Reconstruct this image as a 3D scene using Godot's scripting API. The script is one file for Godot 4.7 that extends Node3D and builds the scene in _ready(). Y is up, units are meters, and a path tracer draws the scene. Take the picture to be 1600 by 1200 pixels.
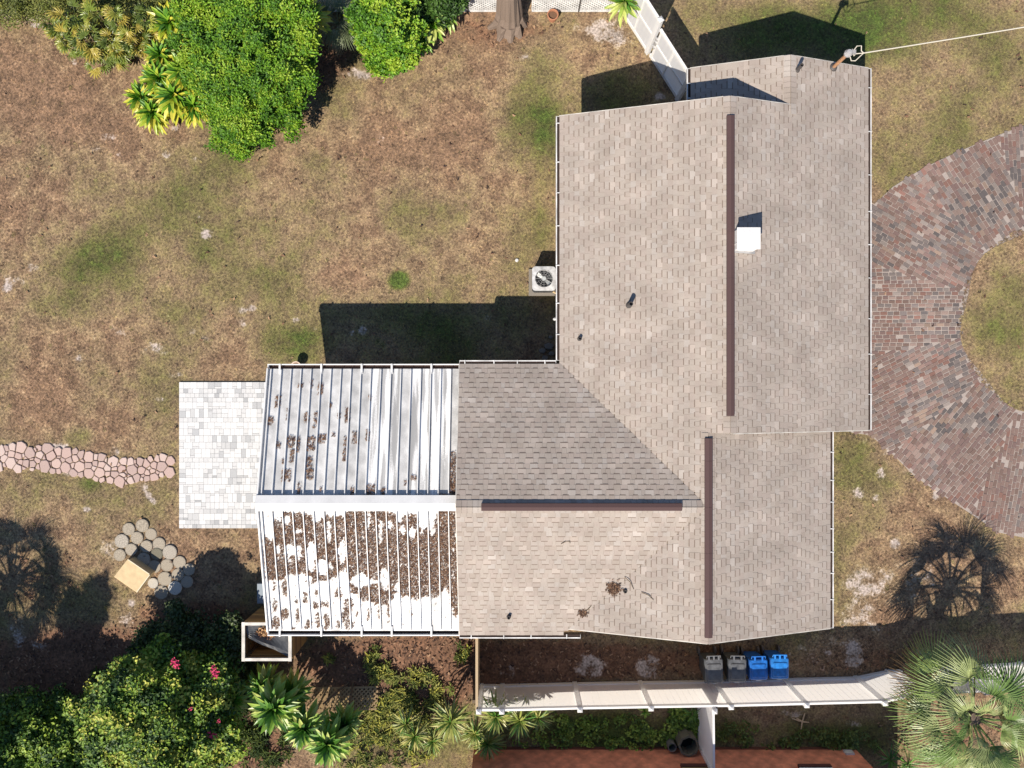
extends Node3D

# The camera hangs 23 m above the garden and looks straight down; +x is right in the picture, +z is down.
const HIGH := 23.0
const FOCAL := 1140.0
const K := 0.66          # sunlit photo value -> base colour
const SLOPE := 0.325
var rng := RandomNumberGenerator.new()
var names := {}
var boxes := {}
var tex := {}
var M := {}
var field: Image
var soil := PackedFloat32Array()
var bare := PackedFloat32Array()

func at(px: float, py: float, h := 0.0) -> Vector3:
	var k := (HIGH - h) / FOCAL
	return Vector3((px - 800.0) * k, h, (py - 600.0) * k)

func pc(r: float, g: float, b: float, k := K) -> Color:   # a sunlit photo colour as a linear base colour
	var c := Color(r / 255.0, g / 255.0, b / 255.0).srgb_to_linear()
	return Color(c.r * k, c.g * k, c.b * k)

class G:
	var v := PackedVector3Array()
	var c := PackedColorArray()
	var i := PackedInt32Array()
	var uv := PackedVector2Array()
	var col := Color(1, 1, 1)
	func quad(a: Vector3, b: Vector3, d: Vector3, e: Vector3) -> void:
		var n := v.size()
		v.append(a); v.append(b); v.append(d); v.append(e)
		for k in 4: c.append(col)
		i.append(n); i.append(n + 1); i.append(n + 2); i.append(n); i.append(n + 2); i.append(n + 3)
	func tri(a: Vector3, b: Vector3, d: Vector3) -> void:
		var n := v.size()
		v.append(a); v.append(b); v.append(d)
		for k in 3: c.append(col)
		i.append(n); i.append(n + 1); i.append(n + 2)
	func cube(t: Transform3D, bottom := true) -> void:   # the unit cube under t
		var x := t.basis.x * 0.5
		var y := t.basis.y * 0.5
		var z := t.basis.z * 0.5
		var o := t.origin
		quad(o - x + y - z, o + x + y - z, o + x + y + z, o - x + y + z)
		quad(o - x + y + z, o + x + y + z, o + x - y + z, o - x - y + z)
		quad(o + x + y - z, o - x + y - z, o - x - y - z, o + x - y - z)
		quad(o + x + y + z, o + x + y - z, o + x - y - z, o + x - y + z)
		quad(o - x + y - z, o - x + y + z, o - x - y + z, o - x - y - z)
		if bottom: quad(o - x - y + z, o + x - y + z, o + x - y - z, o - x - y - z)
	func box(p: Vector3, s: Vector3, b := Basis.IDENTITY) -> void:
		cube(Transform3D(Basis(b.x * s.x, b.y * s.y, b.z * s.z), p))
	func frustum(p: Vector3, s0: Vector2, s1: Vector2, h: float, shift := Vector2.ZERO) -> void:
		var a := []
		for q in [[-1, -1], [1, -1], [1, 1], [-1, 1]]:
			a.append(p + Vector3(q[0] * s0.x / 2, 0, q[1] * s0.y / 2))
		for q in [[-1, -1], [1, -1], [1, 1], [-1, 1]]:
			a.append(p + Vector3(q[0] * s1.x / 2 + shift.x, h, q[1] * s1.y / 2 + shift.y))
		quad(a[4], a[5], a[6], a[7]); quad(a[3], a[2], a[1], a[0])
		for k in 4:
			var l: int = (k + 1) % 4
			quad(a[l + 4], a[k + 4], a[k], a[l])
	func prism(p: PackedVector2Array, y0: float, y1: float, inset := 0.0) -> void:   # an outline in x, z between two heights; with a chamfered top edge
		var top := p
		var q := p
		if inset > 0.0:
			var s := Geometry2D.offset_polygon(p, -inset)
			if s.size() > 0: top = s[0]
		var f := Geometry2D.triangulate_polygon(top)
		for k in range(0, f.size(), 3):
			tri(Vector3(top[f[k]].x, y1, top[f[k]].y), Vector3(top[f[k + 1]].x, y1, top[f[k + 1]].y), Vector3(top[f[k + 2]].x, y1, top[f[k + 2]].y))
		var ym := y1 - inset * 0.8
		for k in q.size():
			var a := q[k]
			var b := q[(k + 1) % q.size()]
			quad(Vector3(b.x, ym, b.y), Vector3(a.x, ym, a.y), Vector3(a.x, y0, a.y), Vector3(b.x, y0, b.y))
		if inset > 0.0 and top.size() == q.size():
			var best := 0
			for k in top.size():
				if top[k].distance_squared_to(q[0]) < top[best].distance_squared_to(q[0]): best = k
			for k in q.size():
				var a := q[k]
				var b := q[(k + 1) % q.size()]
				var ta := top[(best + k) % q.size()]
				var tb := top[(best + k + 1) % q.size()]
				quad(Vector3(tb.x, y1, tb.y), Vector3(ta.x, y1, ta.y), Vector3(a.x, ym, a.y), Vector3(b.x, ym, b.y))
	func tube(path: Array, radii: Array, sides := 8, cap := true, rough := 0.0, r: RandomNumberGenerator = null) -> void:
		var rings := []
		for k in path.size():
			var d: Vector3 = path[mini(k + 1, path.size() - 1)] - path[maxi(k - 1, 0)]
			d = d.normalized()
			var s := d.cross(Vector3(0.31, 0.2, 0.93)).normalized()
			var t := d.cross(s)
			var ring := []
			for j in sides:
				var w := TAU * j / sides
				var rr: float = radii[k] if radii.size() > 1 else radii[0]
				if rough > 0.0: rr *= 1.0 + r.randf_range(-rough, rough)
				ring.append(path[k] + (s * cos(w) + t * sin(w)) * rr)
			rings.append(ring)
		for k in path.size() - 1:
			for j in sides:
				var l: int = (j + 1) % sides
				quad(rings[k][j], rings[k][l], rings[k + 1][l], rings[k + 1][j])
		if cap:
			for e in [0, path.size() - 1]:
				for j in range(1, sides - 1): tri(rings[e][0], rings[e][j], rings[e][j + 1])
	func lathe(p: Vector3, prof: Array, sides := 24) -> void:   # prof: Vector2(radius, height)
		for k in prof.size() - 1:
			for j in sides:
				var a := TAU * j / sides
				var b := TAU * (j + 1) / sides
				var u: Vector2 = prof[k]
				var w: Vector2 = prof[k + 1]
				quad(p + Vector3(cos(a) * u.x, u.y, sin(a) * u.x), p + Vector3(cos(b) * u.x, u.y, sin(b) * u.x), p + Vector3(cos(b) * w.x, w.y, sin(b) * w.x), p + Vector3(cos(a) * w.x, w.y, sin(a) * w.x))
	func mesh(m: Material = null, colours := true) -> ArrayMesh:
		var a := []
		a.resize(Mesh.ARRAY_MAX)
		a[Mesh.ARRAY_VERTEX] = v
		if colours: a[Mesh.ARRAY_COLOR] = c
		if uv.size() == v.size(): a[Mesh.ARRAY_TEX_UV] = uv
		a[Mesh.ARRAY_INDEX] = i
		var me := ArrayMesh.new()
		me.add_surface_from_arrays(Mesh.PRIMITIVE_TRIANGLES, a)
		if m: me.surface_set_material(0, m)
		return me

func numbered(called: String) -> String:
	if not names.has(called):
		names[called] = 0
		return called
	names[called] += 1
	return "%s_%03d" % [called, names[called]]

func tag(o: Node3D, label := "", category := "", group := "", kind := "") -> Node3D:
	if label: o.set_meta("label", label)
	if category: o.set_meta("category", category)
	if group: o.set_meta("group", group)
	if kind: o.set_meta("kind", kind)
	return o

func thing(called: String, label: String, category: String, p := Vector3.ZERO, group := "") -> Node3D:
	var o := Node3D.new()
	o.name = numbered(called)
	o.position = p
	add_child(o)
	tag(o, label, category, group)
	return o

func put(me: Mesh, called: String, m: Material, parent: Node3D = self, t := Transform3D.IDENTITY) -> MeshInstance3D:   # t in the scene's own axes
	var o := MeshInstance3D.new()
	o.mesh = me
	if m: o.material_override = m
	o.name = numbered(called) if parent == self else called
	parent.add_child(o, true)
	o.transform = t if parent == self else parent.global_transform.affine_inverse() * t
	return o

func bx(parent: Node3D, called: String, p: Vector3, s: Vector3, m: Material, b := Basis.IDENTITY) -> MeshInstance3D:
	var key := Vector3i((s * 1000.0).round())
	if not boxes.has(key):
		var g := G.new()
		g.box(Vector3.ZERO, Vector3(key) / 1000.0)
		boxes[key] = g.mesh(null, false)
	return put(boxes[key], called, m, parent, Transform3D(b, p))

func mat(c: Color, rough := 0.8, t := "", scale := 1.0, vcol := false) -> StandardMaterial3D:
	var m := StandardMaterial3D.new()
	if t:   # the picture on the surface averages below white
		var f: float = {"grain": 1.14, "stain": 1.16, "speck": 1.34, "streak": 1.15, "soft": 1.08, "aged": 1.13}[t]
		c = Color(minf(c.r * f, 1.0), minf(c.g * f, 1.0), minf(c.b * f, 1.0))
	m.albedo_color = c.linear_to_srgb()
	m.roughness = rough
	m.vertex_color_use_as_albedo = vcol
	if t:
		m.albedo_texture = tex[t]
		m.uv1_triplanar = true
		m.uv1_world_triplanar = true
		m.uv1_scale = Vector3.ONE * scale
	return m

func noise(freq: float, oct: int, sd: int) -> FastNoiseLite:
	var n := FastNoiseLite.new()
	n.noise_type = FastNoiseLite.TYPE_SIMPLEX_SMOOTH
	n.frequency = freq
	n.fractal_octaves = oct
	n.seed = sd
	return n

func grey_texture(called: String, low: float, high: float, coarse: float, fine: float, share: float, s := 512) -> void:
	var a := noise(coarse, 4, 11).get_seamless_image(s, s).get_data()
	var b := noise(fine, 2, 23).get_seamless_image(s, s).get_data()
	var d := PackedByteArray()
	d.resize(s * s)
	for k in s * s:
		d[k] = int(255.0 * lerpf(low, high, clampf((a[k] * (1.0 - share) + b[k] * share) / 255.0, 0, 1)))
	var im := Image.create_from_data(s, s, false, Image.FORMAT_L8, d)
	im.convert(Image.FORMAT_RGB8)
	tex[called] = ImageTexture.create_from_image(im)

func pieces(list: Array, parent: Node3D, called: String, plural: String, tones: Array, rough: float, t: String, scale: float, most := 300) -> void:
	# list of [Transform3D of the unit cube, tone, size seen]; the largest ones stand alone, the rest are joined
	list.sort_custom(func(a, b): return a[2] > b[2])
	var ms := []
	for c in tones: ms.append(mat(c, rough, t, scale))
	var g0 := G.new()
	g0.cube(Transform3D.IDENTITY, false)
	var unit := g0.mesh(null, false)
	var g := G.new()
	for k in list.size():
		if k < most:
			put(unit, called, ms[list[k][1]], parent, list[k][0])
		else:
			g.col = tones[list[k][1]]
			g.cube(list[k][0], false)
	if g.v.size():
		tag(put(g.mesh(), plural, mat(Color(1, 1, 1), rough, t, scale, true), parent), "", "", "", "stuff")

func scatter(me: Mesh, xf: Array, cols: Array, called: String, m: Material, parent: Node3D = self) -> MultiMeshInstance3D:
	var mm := MultiMesh.new()
	mm.transform_format = MultiMesh.TRANSFORM_3D
	mm.use_colors = true
	mm.mesh = me
	mm.instance_count = xf.size()
	var buf := PackedFloat32Array()
	buf.resize(xf.size() * 16)
	var inv := Transform3D.IDENTITY
	if parent != self: inv = parent.global_transform.affine_inverse()
	for k in xf.size():
		var t: Transform3D = inv * xf[k]
		var b := t.basis
		var o := k * 16
		buf[o] = b.x.x; buf[o + 1] = b.y.x; buf[o + 2] = b.z.x; buf[o + 3] = t.origin.x
		buf[o + 4] = b.x.y; buf[o + 5] = b.y.y; buf[o + 6] = b.z.y; buf[o + 7] = t.origin.y
		buf[o + 8] = b.x.z; buf[o + 9] = b.y.z; buf[o + 10] = b.z.z; buf[o + 11] = t.origin.z
		var c: Color = cols[k]
		buf[o + 12] = c.r; buf[o + 13] = c.g; buf[o + 14] = c.b; buf[o + 15] = 1.0
	mm.buffer = buf
	var n := MultiMeshInstance3D.new()
	n.multimesh = mm
	n.material_override = m
	n.name = numbered(called) if parent == self else called
	parent.add_child(n, true)
	return n

func rand_dir() -> Vector3:
	var y := rng.randf_range(-1, 1)
	var a := rng.randf() * TAU
	var r := sqrt(1 - y * y)
	return Vector3(cos(a) * r, y, sin(a) * r)

func toward(d: Vector3, spin := 0.0) -> Basis:   # a basis whose z runs along d
	var z := d.normalized()
	var up := Vector3.UP if absf(z.y) < 0.98 else Vector3.RIGHT
	var x := up.cross(z).normalized()
	return Basis(x, z.cross(x), z).rotated(z, spin)

func _ready() -> void:
	rng.seed = 20240611
	view_and_light()
	materials()
	ground()
	house()
	patio_cover()
	paving()
	fences()
	neighbour()
	furniture()
	plants()
	lawn()

func view_and_light() -> void:
	var cam := Camera3D.new()
	cam.name = "camera"
	cam.fov = rad_to_deg(2.0 * atan(600.0 / FOCAL))
	cam.position = Vector3(0, HIGH, 0)
	cam.rotation_degrees = Vector3(-90, 0, 0)
	cam.near = 0.1
	cam.far = 900.0
	add_child(cam)
	cam.current = true
	var sky := ProceduralSkyMaterial.new()
	sky.sky_top_color = Color(0.40, 0.51, 0.68)
	sky.sky_horizon_color = Color(0.80, 0.84, 0.88)
	sky.sky_curve = 0.12
	sky.ground_bottom_color = Color(0.25, 0.24, 0.2)
	sky.ground_horizon_color = Color(0.55, 0.58, 0.58)
	var s := Sky.new()
	s.sky_material = sky
	var env := Environment.new()
	env.background_mode = Environment.BG_SKY
	env.sky = s
	env.background_energy_multiplier = 0.62
	env.ambient_light_source = Environment.AMBIENT_SOURCE_SKY
	env.tonemap_mode = Environment.TONE_MAPPER_LINEAR
	env.tonemap_exposure = 1.6
	env.sdfgi_enabled = true
	env.ssao_enabled = true
	env.ssil_enabled = true
	var we := WorldEnvironment.new()
	we.name = "world_environment"
	we.environment = env
	add_child(we)
	var sun := DirectionalLight3D.new()
	sun.name = "sun"
	sun.light_color = Color(1.0, 0.955, 0.89)
	sun.light_energy = 1.5
	sun.light_angular_distance = 0.5
	sun.shadow_enabled = true
	sun.basis = Basis.looking_at(Vector3(0.41, -1.0, -0.875).normalized(), Vector3.UP)
	sun.position = Vector3(-8, 20, 18)
	add_child(sun)

func materials() -> void:
	grey_texture("grain", 0.72, 1.0, 0.02, 0.35, 0.6)
	grey_texture("stain", 0.62, 1.0, 0.008, 0.12, 0.25)
	grey_texture("soft", 0.84, 1.0, 0.008, 0.12, 0.3)
	grey_texture("aged", 0.74, 1.0, 0.007, 0.3, 0.42, 1024)
	grey_texture("speck", 0.45, 1.0, 0.06, 0.5, 0.55)
	var st := noise(0.035, 5, 31).get_image(512, 40)
	st.resize(512, 512, Image.INTERPOLATE_CUBIC)
	var sd := st.get_data()
	for k in sd.size(): sd[k] = int(lerpf(172, 255, smoothstep(0.36, 0.58, sd[k] / 255.0 + rng.randf_range(-0.09, 0.09))))
	st = Image.create_from_data(512, 512, false, Image.FORMAT_L8, sd)
	st.convert(Image.FORMAT_RGB8)
	tex.streak = ImageTexture.create_from_image(st)
	M.chimney = mat(Color(0.8, 0.8, 0.8), 0.5, "soft", 2.2)
	M.white = mat(Color(0.78, 0.78, 0.78), 0.45, "stain", 0.35)
	M.vinyl = mat(Color(0.86, 0.86, 0.86), 0.4)
	M.vinyl_board = mat(Color(0.9, 0.9, 0.9), 0.4)
	M.vinyl_board.backlight_enabled = true
	M.vinyl_board.backlight = Color(1, 1, 1)
	M.vinyl.backlight_enabled = true
	M.vinyl.backlight = Color(0.8, 0.8, 0.8)
	M.aluminium = mat(Color(0.78, 0.785, 0.79), 0.55, "soft", 0.3)
	M.wall = mat(pc(215, 195, 165), 0.9, "grain", 1.0)
	M.trim = mat(Color(0.66, 0.63, 0.58), 0.6, "stain", 0.5)
	M.vent = mat(pc(112, 84, 84), 0.85, "speck", 3.0)
	M.deck = mat(pc(150, 135, 120), 0.95, "grain", 2.0)
	M.pipe = mat(Color(0.06, 0.055, 0.055), 0.6)
	M.dark = mat(Color(0.012, 0.012, 0.012), 0.9)
	M.sand = mat(pc(222, 208, 200), 0.95, "speck", 1.3)
	M.wood = mat(pc(205, 165, 105), 0.85, "grain", 2.5)
	M.oldwood = mat(pc(150, 130, 105), 0.9, "speck", 2.0)
	M.cream = mat(pc(240, 212, 164), 0.6, "soft", 0.9)
	M.terracotta = mat(pc(215, 150, 115), 0.85, "grain", 4.0)
	M.concrete = mat(pc(178, 170, 160), 0.95, "speck", 3.0)
	M.litter = mat(Color(1, 1, 1), 0.9, "", 1.0, true)
	M.leaf = mat(Color(1, 1, 1), 0.6, "", 1.0, true)
	M.leaf.backlight_enabled = true
	M.leaf.backlight = Color(0.20, 0.22, 0.06)
	M.leaf.cull_mode = BaseMaterial3D.CULL_DISABLED
	M.grass = mat(Color(1, 1, 1), 0.9, "", 1.0, true)
	M.grass.cull_mode = BaseMaterial3D.CULL_DISABLED
	M.bark = mat(pc(150, 130, 115), 0.95, "speck", 2.5)
	M.fence_wood = [mat(pc(222, 196, 158), 0.85, "grain", 2.5), mat(pc(212, 182, 142), 0.85, "grain", 2.0), mat(pc(200, 172, 136), 0.9, "speck", 2.0)]
	M.trunk = mat(pc(172, 152, 138), 0.95, "speck", 1.2)
	M.steel = mat(Color(0.45, 0.45, 0.46), 0.4, "stain", 1.0)

# ---------------------------------------------------------------- the ground

const FW := 1280
const FH := 1024

func spot(a: PackedFloat32Array, px: float, py: float, rx: float, ry: float, w: float) -> void:   # adds a soft patch round the ground seen at a pixel
	var c := at(px, py)
	var sx := rx / 49.57
	var sz := ry / 49.57
	var x0 := maxi(0, int((c.x - sx * 1.6 + 20.0) * 32.0))
	var x1 := mini(FW - 1, int((c.x + sx * 1.6 + 20.0) * 32.0))
	var z0 := maxi(0, int((c.z - sz * 1.6 + 16.0) * 32.0))
	var z1 := mini(FH - 1, int((c.z + sz * 1.6 + 16.0) * 32.0))
	for j in range(z0, z1 + 1):
		var dz := (j / 32.0 - 16.0 - c.z) / sz
		for k in range(x0, x1 + 1):
			var dx := (k / 32.0 - 20.0 - c.x) / sx
			var d := dx * dx + dz * dz
			if d < 2.5: a[j * FW + k] += w * clampf(1.0 - d * 0.5, 0.0, 1.0) * (1.0 if d < 0.5 else (2.5 - d) * 0.5)

func ground() -> void:
	var green := PackedFloat32Array(); green.resize(FW * FH); green.fill(0.25)
	soil.resize(FW * FH); bare.resize(FW * FH)
	for z in GREEN: spot(green, z[0], z[1], z[2], z[3], z[4])
	for z in SAND: spot(bare, z[0], z[1], z[2], z[3], z[4])
	for z in MULCH: spot(soil, z[0], z[1], z[2], z[3], z[4])
	var n1 := noise(0.008, 4, 3).get_image(FW, FH).get_data()
	var n2 := noise(0.05, 3, 7).get_image(FW, FH).get_data()
	var n3 := noise(0.35, 2, 9).get_image(FW, FH).get_data()
	var ramp := [Vector3(156, 126, 101), Vector3(168, 144, 113), Vector3(146, 133, 92), Vector3(116, 116, 66), Vector3(92, 112, 48)]
	var d := PackedByteArray()
	d.resize(FW * FH * 3)
	for k in FW * FH:
		var a := n1[k] / 255.0 - 0.5
		var b := n2[k] / 255.0 - 0.5
		var c := n3[k] / 255.0 - 0.5
		var g := clampf(green[k] + a * 0.72 + b * 0.4 + c * 0.26, 0.0, 0.999) * 4.0
		var gi := int(g)
		var col: Vector3 = ramp[gi].lerp(ramp[gi + 1], g - gi)
		var m := smoothstep(0.3, 0.8, soil[k] + b * 0.6)
		col = col.lerp(Vector3(132, 98, 76), m)
		var s := smoothstep(0.36, 0.74, bare[k] + b * 0.8 + c * 0.5)
		col = col.lerp(Vector3(190, 177, 170), s)
		bare[k] = s
		soil[k] = m
		col *= 0.97 + c * 0.5 + b * 0.2 + (n2[k] / 255.0 - 0.5) * 0.14 - a * 0.1 + rng.randf_range(-0.16, 0.16)
		d[k * 3] = clampi(int(col.x), 0, 255)
		d[k * 3 + 1] = clampi(int(col.y), 0, 255)
		d[k * 3 + 2] = clampi(int(col.z), 0, 255)
	field = Image.create_from_data(FW, FH, false, Image.FORMAT_RGB8, d)
	var m := StandardMaterial3D.new()
	m.albedo_texture = ImageTexture.create_from_image(field)
	m.albedo_color = Color(K, K, K).linear_to_srgb()
	m.roughness = 0.95
	var g := G.new()
	g.quad(Vector3(-300, 0, -300), Vector3(300, 0, -300), Vector3(300, 0, 300), Vector3(-300, 0, 300))
	for p in g.v: g.uv.append(Vector2((p.x + 20.0) / 40.0, (p.z + 16.0) / 32.0))
	tag(put(g.mesh(m, false), "ground", null), "", "", "", "structure")

func field_at(x: float, z: float) -> int:
	return clampi(int((z + 16.0) * 32.0), 0, FH - 1) * FW + clampi(int((x + 20.0) * 32.0), 0, FW - 1)

func field_color(x: float, z: float, k := K) -> Color:
	var c := field.get_pixel(clampi(int((x + 20.0) * 32.0), 0, FW - 1), clampi(int((z + 16.0) * 32.0), 0, FH - 1)).srgb_to_linear()
	return Color(c.r * k, c.g * k, c.b * k)

const GREEN := [[622, 437, 16, 14, 1.1], [455, 545, 55, 34, 0.42], [860, 150, 60, 60, 0.2], [855, 290, 26, 130, 0.26], [190, 380, 120, 60, 0.14], [110, 445, 130, 60, 0.08],
	[590, 360, 160, 50, 0.12], [490, 250, 26, 14, 0.3], [1480, 200, 200, 160, 0.14], [1560, 490, 50, 60, 0.32], [1570, 560, 60, 60, 0.18], [1590, 420, 50, 40, 0.2], [122, 682, 24, 18, 0.45],
	[660, 520, 210, 60, 0.3], [985, 140, 85, 40, 0.4], [1220, 60, 190, 60, 0.3], [1330, 25, 190, 60, 0.17], [960, 1145, 170, 34, 0.75], [1270, 1150, 150, 26, 0.45], [690, 1130, 90, 60, 0.35],
	[560, 1170, 60, 40, 0.35], [420, 380, 90, 70, 0.12], [270, 740, 25, 40, 0.2], [140, 755, 20, 12, 0.3], [1340, 740, 50, 40, 0.16], [1330, 830, 26, 22, 0.15], [250, 300, 200, 80, 0.08],
	[60, 250, 140, 150, -0.22], [640, 250, 160, 60, -0.1], [960, 40, 80, 40, -0.1], [760, 60, 120, 60, -0.25], [90, 620, 140, 100, -0.12], [330, 640, 60, 40, -0.1], [120, 150, 160, 60, -0.2], [560, 260, 130, 60, -0.06], [1490, 930, 140, 70, -0.12],
	[1560, 330, 80, 26, -0.12], [1515, 600, 40, 40, -0.1], [700, 400, 80, 60, -0.06], [1500, 20, 150, 30, 0.1], [200, 340, 130, 80, 0.09], [230, 450, 200, 70, 0.1], [400, 390, 80, 50, 0.14], [375, 250, 60, 50, 0.1], [470, 450, 100, 50, 0.12], [825, 250, 50, 120, 0.2], [845, 130, 60, 60, 0.2], [740, 360, 90, 60, 0.1], [80, 380, 60, 50, 0.1],
	[600, 245, 110, 40, -0.1], [560, 330, 60, 40, -0.1], [720, 200, 60, 60, -0.14], [1450, 40, 220, 50, 0.1], [1420, 200, 100, 90, 0.08], [1555, 540, 50, 110, 0.12]]
const SAND := [[168, 213, 13, 9, 0.62], [150, 232, 9, 6, 0.5], [187, 241, 7, 5, 0.6], [275, 200, 9, 8, 0.55], [260, 240, 9, 7, 0.5], [305, 248, 7, 5, 0.5], [310, 185, 16, 9, 0.4], [938, 46, 44, 22, 0.62], [816, 87, 13, 8, 0.6],
	[968, 60, 26, 14, 0.5], [323, 366, 13, 10, 0.62], [312, 340, 8, 8, 0.48], [48, 418, 11, 9, 0.6], [18, 440, 20, 12, 0.45], [10, 450, 10, 8, 0.55], [375, 503, 10, 9, 0.62], [392, 481, 8, 7, 0.7], [378, 484, 9, 7, 0.5],
	[322, 528, 10, 6, 0.55], [298, 517, 9, 6, 0.5], [240, 545, 24, 12, 0.42], [122, 560, 7, 8, 0.6], [272, 585, 12, 9, 0.58], [247, 623, 10, 5, 0.55], [180, 520, 18, 12, 0.4], [462, 500, 7, 5, 0.6], [490, 513, 6, 4, 0.55],
	[1340, 770, 16, 11, 0.6], [1366, 778, 9, 8, 0.55], [1376, 740, 9, 14, 0.52], [1352, 912, 40, 32, 0.62], [1345, 962, 46, 22, 0.55], [1398, 850, 10, 9, 0.8], [1462, 774, 8, 9, 0.8], [1430, 900, 40, 40, 0.35],
	[920, 1040, 28, 22, 0.72], [1012, 1040, 22, 22, 0.72], [792, 1050, 13, 14, 0.6], [1290, 1020, 60, 26, 0.42], [1335, 1025, 16, 26, 0.6], [1440, 1022, 20, 14, 0.5], [1240, 1115, 30, 8, 0.4], [1330, 1130, 14, 8, 0.5],
	[28, 985, 18, 30, 0.6], [198, 968, 16, 26, 0.55], [205, 940, 8, 8, 0.6], [60, 1008, 20, 10, 0.4], [545, 115, 26, 14, 0.5], [570, 118, 14, 8, 0.55], [580, 215, 22, 12, 0.35], [118, 95, 8, 9, 0.6], [60, 40, 14, 4, 0.7],
	[215, 85, 20, 9, 0.42], [20, 28, 60, 12, 0.6], [270, 20, 60, 8, 0.5], [85, 697, 26, 7, 0.72], [110, 736, 22, 9, 0.72], [150, 711, 20, 6, 0.66], [178, 705, 8, 10, 0.6], [222, 760, 12, 12, 0.6], [232, 775, 8, 8, 0.6], [240, 782, 6, 6, 0.62],
	[20, 700, 20, 10, 0.5], [175, 748, 20, 8, 0.5], [135, 795, 8, 6, 0.6], [175, 850, 20, 40, 0.42], [240, 845, 40, 40, 0.42], [1358, 680, 14, 12, 0.5], [1390, 706, 26, 8, 0.5], [1420, 735, 16, 8, 0.5], [1365, 330, 12, 22, 0.75],
	[700, 830, 0.1, 0.1, 0.0], [480, 590, 0.1, 0.1, 0.0], [568, 515, 10, 8, 0.55], [546, 518, 10, 6, 0.45], [770, 495, 14, 8, 0.4], [1030, 150, 12, 8, 0.6], [1010, 158, 14, 5, 0.5], [1560, 665, 0.1, 0.1, 0.0], [1350, 165, 7, 6, 0.42]]
const MULCH := [[600, 1035, 160, 50, 1.0], [690, 1060, 70, 60, 0.9], [840, 1035, 150, 40, 1.0], [1060, 1030, 130, 34, 0.7], [1350, 1030, 150, 26, 0.6], [90, 1040, 150, 60, 0.9], [60, 900, 90, 60, 0.5], [230, 990, 160, 60, 0.45], [330, 1000, 110, 60, 0.8],
	[780, 50, 110, 26, 0.55], [500, 90, 60, 60, 0.8], [400, 1180, 60, 40, 0.7], [600, 1175, 40, 30, 0.5], [1440, 1140, 70, 50, 0.6], [60, 1160, 120, 60, 1.0], [290, 1120, 140, 80, 1.0], [1520, 1150, 90, 60, 0.5], [1300, 1125, 80, 12, 0.4]]

# ---------------------------------------------------------------- the house

func tri_or_poly(g: G, top: Array, thick: float) -> void:   # a slab under a flat outline in space
	for k in range(1, top.size() - 1): g.tri(top[0], top[k], top[k + 1])
	for k in range(1, top.size() - 1): g.tri(top[0] - Vector3(0, thick, 0), top[k + 1] - Vector3(0, thick, 0), top[k] - Vector3(0, thick, 0))
	for k in top.size():
		var a: Vector3 = top[k]
		var b: Vector3 = top[(k + 1) % top.size()]
		g.quad(b, a, a - Vector3(0, thick, 0), b - Vector3(0, thick, 0))

const EAVE_W := 1.35
const EAVE_E := 10.03
const RIDGE := 5.73
const TOP := 3.83
const WING_W := 5.04
const WING_X := 7.535
const NORTH := -7.56
const WING_N := -8.9
const STEP := 1.30
const SOUTH := 6.88
const EAVE_S := 8.96
const RIDGE_S := 5.2
const CROSS_W := -1.48
const CROSS_N := -0.56
const CROSS_S := 7.07
const CROSS_R := 3.255

func west(x: float) -> float: return TOP - SLOPE * (RIDGE - x)
func east(x: float) -> float: return TOP - SLOPE * (x - RIDGE)
func south_top() -> float: return west(RIDGE_S)
func south_east(x: float) -> float: return south_top() - SLOPE * (x - RIDGE_S)
func cross_h(z: float) -> float: return south_top() - SLOPE * absf(z - CROSS_R)
func wing_west(x: float) -> float: return east(WING_X) - SLOPE * (WING_X - x)

var shingles := []

func shingle_slope(o: Vector3, e: Vector3, run: Vector3, reach: float, clip: Callable) -> void:
	# o: a point of the eave; e: along the eave; run: level direction up the slope; reach: level depth; clip(t): where the slope lies along e at level depth t
	var k := sqrt(1.0 + SLOPE * SLOPE)
	var u := Vector3(run.x, SLOPE, run.z) / k
	var n := u.cross(e)
	if n.y < 0: n = -n
	var ex := 0.143
	var rows := int(ceil(reach * k / ex))
	for r in rows:
		var s := r * ex
		var deep := minf(ex, reach * k - s)
		if deep < 0.03: continue
		var span: Vector2 = clip.call((s + deep * 0.5) / k)
		var lean := (u * ex - n * 0.006).normalized()
		var up := lean.cross(e)
		if up.y < 0: up = -up
		var a := span.x
		var raised := rng.randf() < 0.5
		var first := rng.randf_range(0.05, 0.25)
		while a < span.y - 0.01:
			var w := first if first > 0 else (rng.randf_range(0.12, 0.24) if raised else rng.randf_range(0.09, 0.2))
			first = 0.0
			w = minf(w, span.y - a)
			var q := rng.randf()
			var tone := 0 if q < 0.4 else (1 if q < 0.68 else (2 if q < 0.86 else (3 if q < 0.94 else 4)))
			var th := 0.012 if raised else 0.0075
			var p := o + e * (a + w * 0.5) + u * (s + deep * 0.5) + n * (0.004 + th * 0.5)
			shingles.append([Transform3D(Basis(e * (w - 0.003), up * th, lean * (deep + 0.012)), p), tone, w * deep / (HIGH - p.y)])
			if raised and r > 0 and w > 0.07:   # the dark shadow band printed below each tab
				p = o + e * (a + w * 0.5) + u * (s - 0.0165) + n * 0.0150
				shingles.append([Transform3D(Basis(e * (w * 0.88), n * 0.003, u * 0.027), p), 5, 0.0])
			a += w
			raised = not raised

func beam(parent: Node3D, called: String, a: Vector3, b: Vector3, wide: float, tall: float, m: Material) -> MeshInstance3D:   # a straight bar from a to b, level across
	var d := b - a
	var z := d.normalized()
	var x := Vector3.UP.cross(z).normalized()
	return bx(parent, called, (a + b) * 0.5, Vector3(wide, tall, d.length()), m, Basis(x, z.cross(x), z))

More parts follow.
